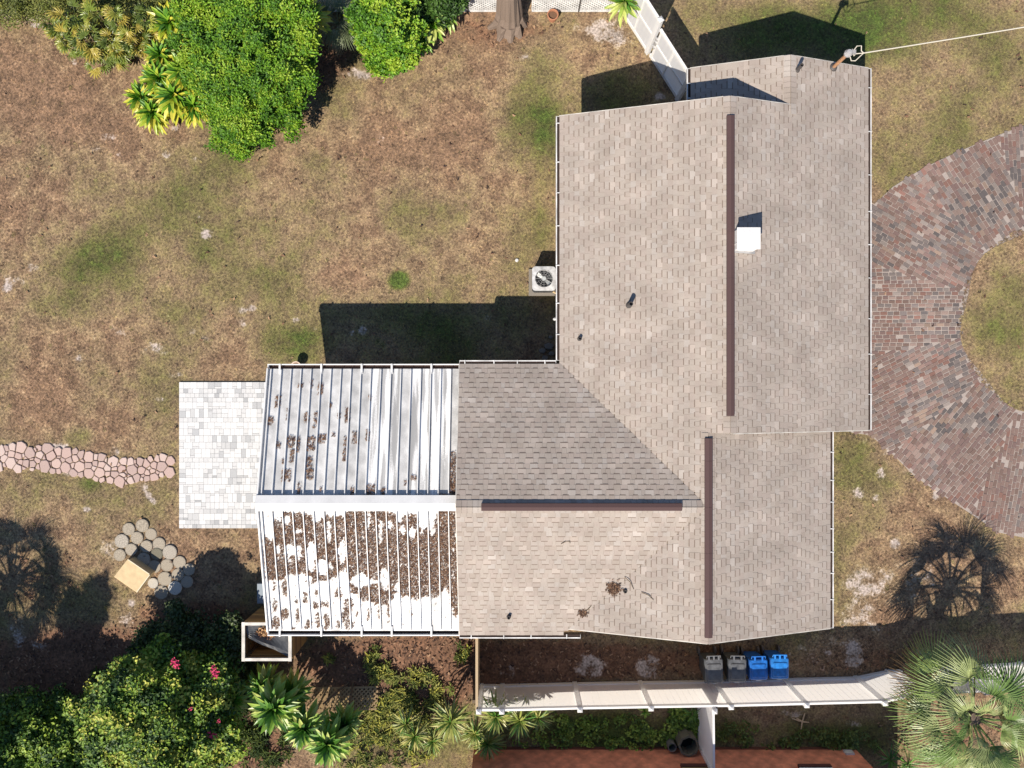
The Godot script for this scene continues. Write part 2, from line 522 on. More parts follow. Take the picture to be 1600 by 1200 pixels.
func gutter(parent: Node3D, a: Vector3, b: Vector3, out: Vector3, step: float, phase: float) -> void:
	# a: one end at the roof edge, out: level direction away from the roof
	var g := G.new()
	var d := (b - a).normalized()
	var w := 0.105
	var down := Vector3(0, -0.1, 0)
	var top := Vector3(0, -0.01, 0)
	var bs := Basis(d, Vector3.UP, d.cross(Vector3.UP))
	var mid := (a + b) * 0.5
	var l := (b - a).length()
	g.box(mid + out * w + Vector3(0, -0.055, 0), Vector3(l, 0.1, 0.008), bs)
	g.box(mid + out * (w - 0.011) + top, Vector3(l, 0.012, 0.030), bs)
	g.box(mid + out * (w * 0.5) + down, Vector3(l, 0.008, w - 0.008), bs)
	for p in [a, b]: g.box(p + out * (w * 0.5) + Vector3(0, -0.053, 0), Vector3(0.008, 0.085, w - 0.01), bs)
	var o := put(g.mesh(M.white, false), "gutter", null, parent)
	var h := G.new()
	h.box(mid + out * (w * 0.5 - 0.005) + Vector3(0, -0.058, 0), Vector3(l - 0.03, 0.07, w - 0.012), bs)
	tag(put(h.mesh(M.gutter_litter, false), "litter", null, o), "", "", "", "stuff")
	var t := phase
	while t < l - 0.06:
		bx(o, "hanger", a + d * t + out * (w * 0.5) + Vector3(0, 0.006, 0), Vector3(0.026, 0.014, w + 0.02), M.white, bs)
		t += step * rng.randf_range(0.75, 1.2)

func house() -> void:
	M.gutter_litter = mat(pc(80, 62, 55), 0.95, "speck", 3.0)
	var h := thing("house", "single storey house with beige shingle roof and brown ridge vents", "house", Vector3(4.3, 0, 0))
	# walls, set in from the eaves
	var g := G.new()
	for r in [[1.8, NORTH + 0.42, 9.6, STEP - 0.35], [5.45, WING_N + 0.4, 9.6, NORTH + 0.42], [1.8, STEP - 0.35, 8.5, SOUTH - 0.4], [CROSS_W + 0.3, CROSS_N + 0.45, 1.8, CROSS_S - 0.45]]:
		g.box(Vector3((r[0] + r[2]) / 2, 1.19, (r[1] + r[3]) / 2), Vector3(r[2] - r[0], 2.38, r[3] - r[1]))
	for t in [[1.8, west(1.8), RIDGE, TOP, 9.6, east(9.6), NORTH + 0.425], [5.45, wing_west(5.45), WING_X, east(WING_X), 9.6, east(9.6), WING_N + 0.405], [1.8, west(1.8), RIDGE_S, south_top(), 8.5, south_east(8.5), SOUTH - 0.405], [2.0, west(2.0), RIDGE, TOP, 9.6, east(9.6), STEP - 0.355]]:
		var dz := 0.12 if t[6] < 0 else -0.12
		var a := Vector3(t[0], t[1] - 0.1, t[6])
		var b := Vector3(t[2], t[3] - 0.1, t[6])
		var c := Vector3(t[4], t[5] - 0.1, t[6])
		var q := Vector3(t[4], 2.3, t[6])
		var s := Vector3(t[0], 2.3, t[6])
		for off in [Vector3.ZERO, Vector3(0, 0, dz)]:
			g.tri(a + off, b + off, c + off); g.tri(a + off, c + off, q + off); g.tri(a + off, q + off, s + off)
	var zs := [CROSS_N + 0.45, CROSS_R, CROSS_S - 0.45]
	var gx := CROSS_W + 0.305
	for off in [0.0, 0.12]:
		g.tri(Vector3(gx + off, 2.3, zs[0]), Vector3(gx + off, south_top() - 0.1, zs[1]), Vector3(gx + off, 2.3, zs[2]))
	put(g.mesh(M.wall, false), "wall", null, h)
	# roof slabs
	g = G.new()
	var C := func(z: float, x: float) -> Vector3: return Vector3(x, cross_h(z), z)
	var v0 := CROSS_N + (EAVE_W - EAVE_W)
	var W := func(x: float, z: float) -> Vector3: return Vector3(x, west(x), z)
	var E := func(x: float, z: float) -> Vector3: return Vector3(x, east(x), z)
	var xs := RIDGE_S - (SOUTH - CROSS_R)   # where the southern valley runs out at the gable
	tri_or_poly(g, [W.call(EAVE_W, NORTH), W.call(RIDGE, NORTH), W.call(RIDGE, STEP), W.call(RIDGE_S, STEP), W.call(RIDGE_S, CROSS_R), W.call(RIDGE_S - (CROSS_R - CROSS_N), CROSS_N), W.call(EAVE_W, CROSS_N)], 0.1)
	tri_or_poly(g, [W.call(RIDGE_S, CROSS_R), W.call(RIDGE_S, SOUTH), W.call(xs, SOUTH)], 0.1)
	tri_or_poly(g, [E.call(RIDGE, NORTH), E.call(WING_X, NORTH), E.call(EAVE_E, NORTH), E.call(EAVE_E, STEP), E.call(RIDGE, STEP)], 0.1)
	tri_or_poly(g, [E.call(WING_X, WING_N), E.call(EAVE_E, WING_N), E.call(EAVE_E, NORTH), E.call(WING_X, NORTH)], 0.1)
	tri_or_poly(g, [Vector3(WING_W, wing_west(WING_W), WING_N), Vector3(WING_X, east(WING_X), WING_N), Vector3(WING_X, east(WING_X), NORTH + 0.42), Vector3(WING_W, wing_west(WING_W), NORTH + 0.42)], 0.1)
	tri_or_poly(g, [Vector3(RIDGE_S, south_top(), STEP - 0.35), Vector3(EAVE_S, south_east(EAVE_S), STEP - 0.35), Vector3(EAVE_S, south_east(EAVE_S), SOUTH), Vector3(RIDGE_S, south_top(), SOUTH)], 0.1)
	tri_or_poly(g, [C.call(CROSS_N, CROSS_W), C.call(CROSS_N, RIDGE_S - (CROSS_R - CROSS_N)), C.call(CROSS_R, RIDGE_S), C.call(CROSS_R, CROSS_W)], 0.1)
	tri_or_poly(g, [C.call(CROSS_R, CROSS_W), C.call(CROSS_R, RIDGE_S), C.call(CROSS_S, RIDGE_S - (CROSS_S - CROSS_R)), C.call(CROSS_S, CROSS_W)], 0.1)
	var roof := put(g.mesh(M.deck, false), "roof", null, h)
	# shingles, slope by slope
	var X := Vector3(1, 0, 0)
	var Z := Vector3(0, 0, 1)
	shingle_slope(Vector3(EAVE_W, west(EAVE_W), 0), Z, X, RIDGE - EAVE_W, func(t):
		var x: float = EAVE_W + t
		return Vector2(NORTH, STEP if x > RIDGE_S else maxf(CROSS_N, CROSS_R - (RIDGE_S - x))))
	shingle_slope(Vector3(EAVE_W, west(EAVE_W), 0), Z, X, RIDGE_S - EAVE_W, func(t):
		var x: float = EAVE_W + t
		return Vector2(CROSS_R + (RIDGE_S - x), SOUTH))
	shingle_slope(Vector3(EAVE_E, east(EAVE_E), 0), Z, -X, EAVE_E - RIDGE, func(t):
		var x: float = EAVE_E - t
		return Vector2(WING_N if x > WING_X else NORTH, STEP))
	shingle_slope(Vector3(WING_W, wing_west(WING_W), 0), Z, X, WING_X - WING_W, func(_t): return Vector2(WING_N, NORTH + 0.4))
	shingle_slope(Vector3(EAVE_S, south_east(EAVE_S), 0), Z, -X, EAVE_S - RIDGE_S, func(_t): return Vector2(STEP - 0.05, SOUTH))
	shingle_slope(Vector3(0, cross_h(CROSS_N), CROSS_N), X, Z, CROSS_R - CROSS_N, func(t):
		var z: float = CROSS_N + t
		return Vector2(CROSS_W, RIDGE_S - (CROSS_R - z)))
	shingle_slope(Vector3(0, cross_h(CROSS_S), CROSS_S), X, -Z, CROSS_S - CROSS_R, func(t):
		var z: float = CROSS_S - t
		return Vector2(CROSS_W, RIDGE_S - (z - CROSS_R)))
	# caps along the ridges
	for rd in [[Vector3(RIDGE, TOP, NORTH), Vector3(RIDGE, TOP, STEP), X], [Vector3(RIDGE_S, south_top(), STEP), Vector3(RIDGE_S, south_top(), SOUTH), X], [Vector3(WING_X, east(WING_X), WING_N), Vector3(WING_X, east(WING_X), NORTH + 0.3), X], [Vector3(CROSS_W, south_top(), CROSS_R), Vector3(RIDGE_S - 0.15, south_top(), CROSS_R), Z]]:
		var d: Vector3 = (rd[1] - rd[0]).normalized()
		var l: float = (rd[1] - rd[0]).length()
		var t := 0.0
		while t < l - 0.05:
			var w := minf(0.145, l - t)
			var tone: int = [0, 1, 3, 3, 4][rng.randi() % 5]
			for s in [-1.0, 1.0]:
				var u: Vector3 = (rd[2] * s + Vector3(0, -SLOPE, 0)).normalized()
				var n: Vector3 = (Vector3.UP + rd[2] * s * SLOPE).normalized()
				var p: Vector3 = rd[0] + d * (t + w / 2) + u * 0.085 + n * (0.026 + 0.001 * s)
				shingles.append([Transform3D(Basis(d * (w + 0.01), n * 0.012, u * 0.17), p), tone, 0.0])
			t += w
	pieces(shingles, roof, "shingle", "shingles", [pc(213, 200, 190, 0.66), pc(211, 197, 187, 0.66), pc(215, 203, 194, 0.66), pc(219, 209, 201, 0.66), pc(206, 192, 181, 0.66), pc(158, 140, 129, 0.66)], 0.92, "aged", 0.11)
	# ridge vents
	for rv in [[at(1142, 180, 3.9), at(1142, 650, 3.9)], [at(1106, 685, 3.73), at(1108, 997, 3.73)], [at(752, 788, 3.74), at(1066, 788, 3.74)]]:
		var a: Vector3 = rv[0]
		var b: Vector3 = rv[1]
		if absf(a.x - b.x) < 0.1:
			a.x = RIDGE if a.y > 3.8 else RIDGE_S
			b.x = a.x
		else:
			a.z = CROSS_R
			b.z = CROSS_R
		var d := (b - a).normalized()
		var side := d.cross(Vector3.UP).normalized()
		var gv := G.new()
		var l := (b - a).length()
		var base := (TOP if a.y > 3.8 else south_top()) + 0.03
		for s in [-1.0, 1.0]:
			var o: Vector3 = side * s
			var p0 := Vector3(a.x, base + 0.06, a.z)
			var p1 := Vector3(b.x, base + 0.06, b.z)
			var q0 := p0 + o * 0.098 - Vector3(0, 0.026, 0)
			var q1 := p1 + o * 0.098 - Vector3(0, 0.026, 0)
			var r0 := q0 - Vector3(0, 0.07, 0)
			var r1 := q1 - Vector3(0, 0.07, 0)
			gv.quad(p0, p1, q1, q0); gv.quad(q0, q1, r1, r0); gv.tri(p0, q0, r0); gv.tri(p1, q1, r1)
			gv.tri(p0, r0, Vector3(p0.x, r0.y, p0.z)); gv.tri(p1, r1, Vector3(p1.x, r1.y, p1.z))
			var t := 0.6
			while t < l:   # the lap of each length of vent
				gv.quad(p0 + d * t + Vector3(0, 0.004, 0), p0 + d * (t + 0.03) + Vector3(0, 0.004, 0), q0 + d * (t + 0.03) + Vector3(0, 0.004, 0), q0 + d * t + Vector3(0, 0.004, 0))
				t += 1.22
		put(gv.mesh(M.vent, false), "ridge_vent", null, roof)
	# bargeboards
	var lo := Vector3(0, -0.06, 0)
	for bb in [[W.call(EAVE_W, NORTH - 0.012), W.call(RIDGE, NORTH - 0.012)], [E.call(RIDGE, NORTH - 0.012), E.call(WING_X, NORTH - 0.012)], [Vector3(WING_W, wing_west(WING_W), WING_N - 0.012), Vector3(WING_X, east(WING_X), WING_N - 0.012)], [E.call(WING_X, WING_N - 0.012), E.call(EAVE_E, WING_N - 0.012)],
			[W.call(xs, SOUTH + 0.012), W.call(RIDGE_S, SOUTH + 0.012)], [Vector3(RIDGE_S, south_top(), SOUTH + 0.012), Vector3(EAVE_S, south_east(EAVE_S), SOUTH + 0.012)], [E.call(RIDGE_S + 0.6, STEP + 0.012), E.call(EAVE_E, STEP + 0.012)],
			[C.call(CROSS_N, CROSS_W - 0.012), C.call(CROSS_R, CROSS_W - 0.012)], [C.call(CROSS_R, CROSS_W - 0.012), C.call(CROSS_S, CROSS_W - 0.012)]]:
		beam(h, "bargeboard", bb[0] + lo, bb[1] + lo, 0.022, 0.13, M.trim)
	# gutters
	gutter(h, W.call(EAVE_W, NORTH), W.call(EAVE_W, CROSS_N - 0.11), -X, 1.0, 0.2)
	gutter(h, E.call(EAVE_E, WING_N), E.call(EAVE_E, STEP), X, 1.2, 0.55)
	gutter(h, Vector3(EAVE_S, south_east(EAVE_S), STEP + 0.02), Vector3(EAVE_S, south_east(EAVE_S), SOUTH), X, 0.75, 0.6)
	gutter(h, Vector3(WING_W, wing_west(WING_W), WING_N), Vector3(WING_W, wing_west(WING_W), NORTH - 0.02), -X, 0.42, 0.43)
	gutter(h, C.call(CROSS_N, CROSS_W), C.call(CROSS_N, EAVE_W - 0.11), -Z, 0.72, 0.15)
	gutter(h, C.call(CROSS_S, CROSS_W), C.call(CROSS_S, at(907, 0, 2.4).x), Z, 0.9, 0.33)
	# downspout elbow by the courtyard
	var ds := G.new()
	ds.tube([Vector3(1.27, 2.33, -1.85), Vector3(1.2, 2.22, -1.85), Vector3(1.45, 2.02, -1.85), Vector3(1.72, 1.9, -1.85), Vector3(1.72, 0.1, -1.85)], [0.04], 6)
	put(ds.mesh(M.white, false), "downspout", null, h)
	# chimney box of white sheet metal on the eastern slope
	var cg := G.new()
	var cx := 6.11
	var cz := -3.76
	cg.box(Vector3(cx, 3.84, cz), Vector3(0.54, 0.62, 0.5))
	cg.box(Vector3(cx, 4.165, cz), Vector3(0.6, 0.03, 0.56))
	cg.frustum(Vector3(cx, 4.181, cz), Vector3(0.58, 0, 0.54).x * Vector2(1, 0.931), Vector2(0.18, 0.14), 0.045)
	for q in [-1.0, 1.0]: cg.box(Vector3(cx + q * 0.274, 3.9, cz + 0.1), Vector3(0.01, 0.48, 0.02))
	var ch := put(cg.mesh(M.chimney, false), "chimney", null, roof)
	bx(ch, "flashing", Vector3(cx + 0.02, east(cx) + 0.03, cz), Vector3(0.66, 0.012, 0.62), M.steel, Basis(Vector3(1, -SLOPE, 0).normalized(), Vector3(SLOPE, 1, 0).normalized(), Z))
	# plumbing vents
	for pv in [[984, 476, 3.15, 0.06, 0.36], [906, 529, 2.67, 0.045, 0.14], [1247, 108, 3.25, 0.05, 0.34], [795, 963, 2.6, 0.045, 0.15], [976, 922, 2.9, 0.04, 0.07]]:
		var p := at(pv[0], pv[1], pv[2])
		var y := west(p.x) if p.z < 2 and p.x < RIDGE else (east(p.x) if p.z < 0 else cross_h(p.z))
		if pv[0] == 976: y = maxf(y, west(p.x))
		p.y = y
		var vg := G.new()
		vg.lathe(p, [Vector2(pv[3] * 1.5, 0.0), Vector2(pv[3] * 1.3, 0.06), Vector2(pv[3], 0.08), Vector2(pv[3], pv[4]), Vector2(pv[3] * 0.75, pv[4]), Vector2(pv[3] * 0.75, pv[4] - 0.1), Vector2(0, pv[4] - 0.1)], 16)
		put(vg.mesh(M.pipe, false), "vent_pipe", null, roof)
	service_mast()
	# leaves and twigs lying on the roof
	var xf := []
	var cols := []
	for k in 420:
		var q := Vector2(rng.randfn(0, 5.0), rng.randfn(0, 4.5))
		if k > 340: q = Vector2(rng.randfn(-46, 4), rng.randfn(43, 3))
		var p := at(957 + q.x, 918 + q.y, 2.85)
		p.y = maxf(west(p.x), cross_h(p.z)) + rng.randf_range(0.028, 0.05)
		xf.append(Transform3D(toward(rand_dir() * Vector3(1, 0.25, 1), rng.randf_range(-0.5, 0.5)).scaled(Vector3.ONE * rng.randf_range(0.4, 0.8)), p))
		cols.append(litter_tone() * 0.8)
	tag(scatter(chip_mesh(), xf, cols, "leaf_litter", M.litter), "small patch of brown leaves on the shingles in the southern valley", "leaf litter", "", "stuff")
	var n := 0
	for tw in [[975, 900, 989, 919], [1000, 922, 1018, 933], [915, 962, 925, 950], [875, 845, 884, 841], [884, 841, 889, 844]]:
		var a := at(tw[0], tw[1], 2.95)
		var b := at(tw[2], tw[3], 2.95)
		a.y = maxf(west(a.x), cross_h(a.z)) + 0.035
		b.y = maxf(west(b.x), cross_h(b.z)) + 0.035
		var mdl := (a + b) / 2 + Vector3(0.03, 0.02, -0.03)
		var tg := G.new()
		tg.tube([a, mdl, b], [0.008, 0.012, 0.006], 5)
		tag(put(tg.mesh(M.oldwood, false), "twig", null), ["dry twig on the roof just above the leaf patch", "dry twig on the roof right of the leaf patch", "dry twig on the roof near the end of the southern gutter", "dry twig alone below the short brown ridge vent", "tip of broken twig below the short brown ridge vent"][n], "twig", "twigs on the roof")
		n += 1

func service_mast() -> void:
	var b := at(1295, 112, 2.55)
	b.y = east(b.x)
	var t := Vector3(b.x + 0.02, 3.68, b.z - 0.0)
	var o := thing("service_mast", "tan power service mast with grey weatherhead at the roof corner", "mast", b)
	var g := G.new()
	g.tube([b, t], [0.05], 12)
	put(g.mesh(mat(pc(222, 170, 128), 0.6, "stain", 2.0), false), "pole", null, o)
	g = G.new()
	g.lathe(b, [Vector2(0.13, -0.04), Vector2(0.1, 0.06), Vector2(0.052, 0.09)], 14)
	put(g.mesh(M.pipe, false), "roof_boot", null, o)
	g = G.new()
	g.lathe(t, [Vector2(0.055, -0.08), Vector2(0.1, -0.04), Vector2(0.11, 0.02), Vector2(0.07, 0.1), Vector2(0, 0.12)], 10)
	for k in 4: g.box(t + Vector3(0.09 + 0.03 * k, 0.02, -0.04 + 0.02 * (k % 2)), Vector3(0.02, 0.06, 0.12))
	put(g.mesh(M.steel, false), "weatherhead", null, o)
	var wire := mat(pc(225, 220, 205), 0.5)
	var s := t + Vector3(0.42, -0.02, -0.02)
	for w in [[t + Vector3(0.15, 0, -0.02), t + Vector3(0.2, -0.1, 0.02), s + Vector3(-0.18, -0.04, 0.0), s], [t + Vector3(0.12, 0.02, -0.05), t + Vector3(0.2, 0.08, -0.16), t + Vector3(0.33, 0.05, -0.18), s + Vector3(-0.06, 0, -0.06), s], [t + Vector3(0.08, -0.06, 0.06), t + Vector3(0.14, -0.12, 0.14), t + Vector3(0.24, -0.1, 0.15), s]]:
		g = G.new()
		g.tube(w, [0.013], 6)
		put(g.mesh(wire, false), "wire", null, o)
	# the drop cable runs on to a pole far outside the picture
	var c := G.new()
	var path := []
	var e := Vector3(27.5, 7.0, s.z - 2.0)
	for k in 17:
		var u := k / 16.0
		path.append(s.lerp(e, u) - Vector3(0, 1.1 * u * (1 - u), 0))
	c.tube(path, [0.016], 6)
	tag(put(c.mesh(wire, false), "power_cable", null), "white overhead power cable running right from the roof mast", "cable")

func litter_tone() -> Color:
	var q := rng.randf()
	return pc(152, 116, 92) if q < 0.33 else (pc(112, 82, 66) if q < 0.62 else (pc(192, 156, 126) if q < 0.8 else pc(78, 58, 52)))

func chip_mesh() -> ArrayMesh:
	var g := G.new()
	for k in 3:
		var a := rng.randf() * TAU
		var d := Vector3(cos(a), 0, sin(a))
		var s := Vector3(-d.z, 0, d.x)
		var o := Vector3(rng.randf_range(-0.03, 0.03), rng.randf_range(0, 0.01), rng.randf_range(-0.03, 0.03))
		var l := rng.randf_range(0.025, 0.04)
		var w := l * rng.randf_range(0.3, 0.45)
		var y := Vector3(0, rng.randf_range(0.004, 0.014), 0)
		g.tri(o - d * l, o + s * w + y, o + d * l + y * 0.6)
		g.tri(o - d * l, o + d * l + y * 0.6, o - s * w + y)
	return g.mesh()

# ---------------------------------------------------------------- the aluminium patio cover

const PW := -6.92
const PE := -1.1665
const PN := -0.43
const PS := 7.02
const PR := 3.24
const P_EAVE := 2.22
const P_TOP := 3.08

func patio_h(z: float) -> float:
	return lerpf(P_EAVE, P_TOP, (z - PN) / (PR - PN)) if z < PR else lerpf(P_EAVE, P_TOP, (PS - z) / (PS - PR))

func patio_cover() -> void:
	var o := thing("patio_cover", "white ribbed aluminium patio roof strewn with brown leaves", "patio roof", Vector3((PW + PE) / 2, 0, PR))
	var pitch := 0.2835
	var n := 0
	var x := PE
	var tones := []
	var weathered := []
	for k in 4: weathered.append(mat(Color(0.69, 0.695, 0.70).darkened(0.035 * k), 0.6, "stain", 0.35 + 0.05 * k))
	for k in 4: tones.append(mat(Color(0.79, 0.792, 0.795).darkened(0.03 * k), 0.6, "soft" if k < 2 else "stain", 0.3 + 0.05 * k))
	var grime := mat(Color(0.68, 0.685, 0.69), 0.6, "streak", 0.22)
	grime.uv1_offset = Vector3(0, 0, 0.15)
	while x > PW + 0.05:
		var w := minf(pitch, x - PW)
		for s in 2:
			var z0 := PN if s == 0 else PR
			var z1 := PR if s == 0 else PS
			var a := Vector3(x - w / 2, patio_h(z0), z0)
			var b := Vector3(x - w / 2, patio_h(z1), z1)
			if s == 0: b.y = P_TOP
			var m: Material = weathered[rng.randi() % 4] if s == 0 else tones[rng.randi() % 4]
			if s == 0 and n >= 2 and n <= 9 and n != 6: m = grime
			var pan := beam(o, "roof_panel", a, b, w - 0.002, 0.03, m)
			if x - w > PW + 0.05:
				var up := Vector3(-w / 2, 0.05, 0)
				if s == 0: beam(pan, "rib", a + up + Vector3(0, 0, 0.03), b + up, 0.022, 0.075, M.aluminium)
				else: beam(pan, "rib", a + up, b + up - Vector3(0, 0, 0.03), 0.022, 0.075, M.aluminium)
		x -= w
		n += 1
	# end trims, ridge cap
	for s in 2:
		var z0 := PN if s == 0 else PR
		var z1 := PR if s == 0 else PS
		var a := Vector3(PW - 0.02, patio_h(z0) + 0.02, z0)
		var b := Vector3(PW - 0.02, patio_h(z1) + 0.02, z1)
		beam(o, "end_trim", a, b, 0.035, 0.16, M.aluminium)
	var g := G.new()
	var c0 := Vector3(PW - 0.05, P_TOP + 0.155, PR)
	var c1 := Vector3(PE, P_TOP + 0.155, PR)
	for s in [-1.0, 1.0]:
		var q := Vector3(0, -0.075, 0.215 * s)
		g.quad(c0, c1, c1 + q, c0 + q)
		g.quad(c1 + q, c0 + q, c0 + q + Vector3(0, -0.03, 0), c1 + q + Vector3(0, -0.03, 0))
	put(g.mesh(M.aluminium, false), "ridge_cap", null, o)
	# gutters with wide straps
	for s in [-1.0, 1.0]:
		var z := PN if s < 0 else PS
		var gg := G.new()
		var y := P_EAVE
		var l := PE - PW + 0.02
		var mx := (PE + PW) / 2 - 0.02
		gg.box(Vector3(mx, y - 0.03, z + s * 0.125), Vector3(l, 0.15, 0.03))
		gg.box(Vector3(mx, y - 0.11, z + s * 0.055), Vector3(l, 0.01, 0.11))
		gg.box(Vector3(PW - 0.02, y - 0.03, z + s * 0.06), Vector3(0.02, 0.13, 0.098))
		var gt := put(gg.mesh(M.aluminium, false), "gutter", null, o)
		var gl := G.new()
		gl.box(Vector3(mx, y - 0.085, z + s * 0.055), Vector3(l - 0.06, 0.03, 0.1))
		tag(put(gl.mesh(mat(pc(100, 74, 66), 0.95, "speck", 3.0) if s < 0 else M.gutter_litter, false), "litter", null, gt), "", "", "", "stuff")
		for px in [437, 502, 565, 612, 674]:
			var p := at(px, 573 if s < 0 else 985, 2.3)
			bx(gt, "strap", Vector3(p.x, y + 0.075, z + s * 0.0), Vector3(0.05, 0.03, 0.29), M.aluminium)
	# posts and beams underneath
	for p in [[PW + 1.3, PN + 0.3], [-3.8, PN + 0.3], [PW + 1.3, PR], [PW + 1.3, PS - 0.3], [-3.8, PS - 0.3]]:
		bx(o, "post", Vector3(p[0], patio_h(p[1]) / 2 - 0.03, p[1]), Vector3(0.09, patio_h(p[1]) - 0.08, 0.09), M.white)
	# leaf litter on the panels
	var xf := []
	var cols := []
	var chip := chip_mesh()
	var na := noise(1.05, 3, 51)
	var nb := noise(3.2, 2, 77)
	# how far the drift reaches down each stretch of roof, and its bare spots and outliers (in picture units of a close view)
	var reach := [[40, 400, 420], [60, 260, 580], [120, 310, 590], [140, 135, 590], [180, 170, 600], [200, 95, 580], [260, 105, 540], [300, 95, 560], [350, 112, 550], [400, 115, 560], [440, 185, 590], [480, 155, 600], [515, 125, 590], [570, 132, 580], [600, 130, 560], [650, 120, 500], [670, 88, 520], [700, 85, 690], [760, 85, 700], [800, 85, 720], [880, 85, 770], [930, 85, 780], [970, 90, 770], [1000, 105, 740], [1030, 110, 690], [1050, 190, 690], [1075, 125, 715], [1110, 118, 715], [1150, 112, 722], [1190, 120, 735], [1215, 270, 725], [1260, 185, 715], [1290, 290, 720], [1325, 130, 715], [1350, 80, 700], [1375, 75, 650], [1410, 75, 660], [1435, 75, 780], [1455, 75, 850], [1495, 75, 865], [1530, 75, 860]]
	var holes := [[235, 150, 25, 35], [225, 240, 12, 12], [310, 235, 26, 16], [165, 370, 20, 40], [255, 372, 45, 50], [240, 450, 13, 32], [315, 390, 20, 60], [405, 420, 36, 115], [490, 500, 44, 62], [535, 240, 17, 80], [547, 490, 20, 18], [635, 380, 33, 85], [832, 160, 12, 62], [915, 240, 17, 85], [988, 190, 18, 40], [1078, 230, 20, 42], [1150, 245, 30, 42], [1300, 225, 26, 36], [770, 600, 66, 52], [870, 605, 42, 20], [945, 590, 36, 85], [1040, 650, 18, 30]]
	var extra := [[140, 645, 9, 30], [215, 650, 18, 60], [140, 780, 11, 50], [215, 840, 30, 40], [150, 910, 36, 42], [300, 750, 13, 16], [365, 720, 20, 42], [310, 860, 12, 60], [385, 920, 26, 36], [445, 690, 18, 22], [440, 780, 26, 26], [490, 770, 18, 20], [460, 890, 20, 50], [520, 780, 14, 26], [525, 900, 26, 62], [610, 690, 22, 50], [680, 780, 36, 62], [650, 860, 30, 30], [690, 920, 40, 34], [610, 920, 16, 26], [800, 690, 42, 60], [745, 850, 9, 22], [830, 850, 10, 42], [905, 830, 10, 50], [975, 810, 10, 60], [1470, 790, 26, 80], [270, 950, 22, 12], [380, 620, 12, 20], [430, 600, 18, 16], [1140, 830, 5, 20], [970, 905, 6, 14]]
	for k in 56000:
		var px := rng.randf_range(-6.88, -1.47)
		var pz := rng.randf_range(3.42, 6.98)
		var hh := patio_h(pz)
		var q := FOCAL / (HIGH - hh)
		var u := (800 + px * q - 400) * 4.706 + na.get_noise_2d(px * 5.0, pz * 5.0) * 16.0 + nb.get_noise_2d(px * 5.0, pz * 5.0) * 9.0
		var v := (600 + pz * q - 780) * 4.706 + na.get_noise_2d(px * 5.0 + 40.0, pz * 5.0) * 18.0 + nb.get_noise_2d(px * 5.0, pz * 5.0 + 40.0) * 10.0
		var s := 0
		while s < reach.size() - 2 and reach[s + 1][0] < u: s += 1
		var f := clampf((u - reach[s][0]) / (reach[s + 1][0] - reach[s][0]), 0, 1)
		var there: bool = v > lerpf(reach[s][1], reach[s + 1][1], f) and v < lerpf(reach[s][2], reach[s + 1][2], f)
		if there:
			for e in holes:
				if Vector2((u - e[0]) / e[2], (v - e[1]) / e[3]).length_squared() < 1.0:
					there = rng.randf() < 0.02
					break
		else:
			for e in extra:
				if Vector2((u - e[0]) / e[2], (v - e[1]) / e[3]).length_squared() < 1.0:
					there = rng.randf() < 0.75
					break
		if not there and rng.randf() > 0.006: continue
		xf.append(Transform3D(toward(rand_dir() * Vector3(1, 0.2, 1), rng.randf_range(-0.4, 0.4)).scaled(Vector3.ONE * rng.randf_range(0.38, 0.75)), Vector3(px, hh + 0.02 + rng.randf() * 0.025, pz)))
		cols.append(litter_tone())
	for c in [[430, 628, 4, 9], [421, 658, 4, 6], [447, 648, 2, 9], [464, 603, 4, 3], [477, 653, 4, 8], [492, 657, 4, 12], [481, 600, 2, 6], [496, 607, 4, 10], [541, 649, 4, 12], [455, 690, 6, 9], [458, 712, 3, 10], [451, 741, 7, 9], [466, 695, 3, 12], [486, 693, 7, 11], [504, 686, 7, 7], [521, 679, 3, 3], [540, 690, 3, 8], [540, 710, 3, 10],
			[555, 684, 5, 9], [574, 680, 3, 9], [575, 621, 2, 5], [486, 725, 4, 12], [488, 740, 5, 8], [472, 760, 2, 8], [555, 765, 3, 6], [583, 765, 6, 10], [580, 773, 9, 3], [602, 766, 3, 6], [695, 772, 8, 4], [709, 740, 5, 34], [711, 765, 6, 16], [436, 695, 3, 5], [513, 634, 2, 5], [528, 650, 2, 4], [445, 720, 2, 4], [505, 762, 2, 4], [648, 745, 4, 3], [637, 752, 3, 4]]:
		for k in int(c[2] * c[3] * 3.4) + 12:
			var p := at(c[0] + rng.randf_range(-1, 1) * c[2], c[1] + rng.randf_range(-1, 1) * c[3], 2.7)
			if nb.get_noise_2d(p.x * 5, p.z * 3) < -0.16: continue
			if p.z > PR - 0.12: continue
			p.y = patio_h(p.z) + 0.02 + rng.randf() * 0.03
			xf.append(Transform3D(toward(rand_dir() * Vector3(1, 0.2, 1)).scaled(Vector3.ONE * rng.randf_range(0.35, 0.7)), p))
			cols.append(litter_tone())
	tag(scatter(chip, xf, cols, "leaf_litter", M.litter), "brown leaf litter drifted over the white patio roof", "leaf litter", "", "stuff")

# ---------------------------------------------------------------- paving

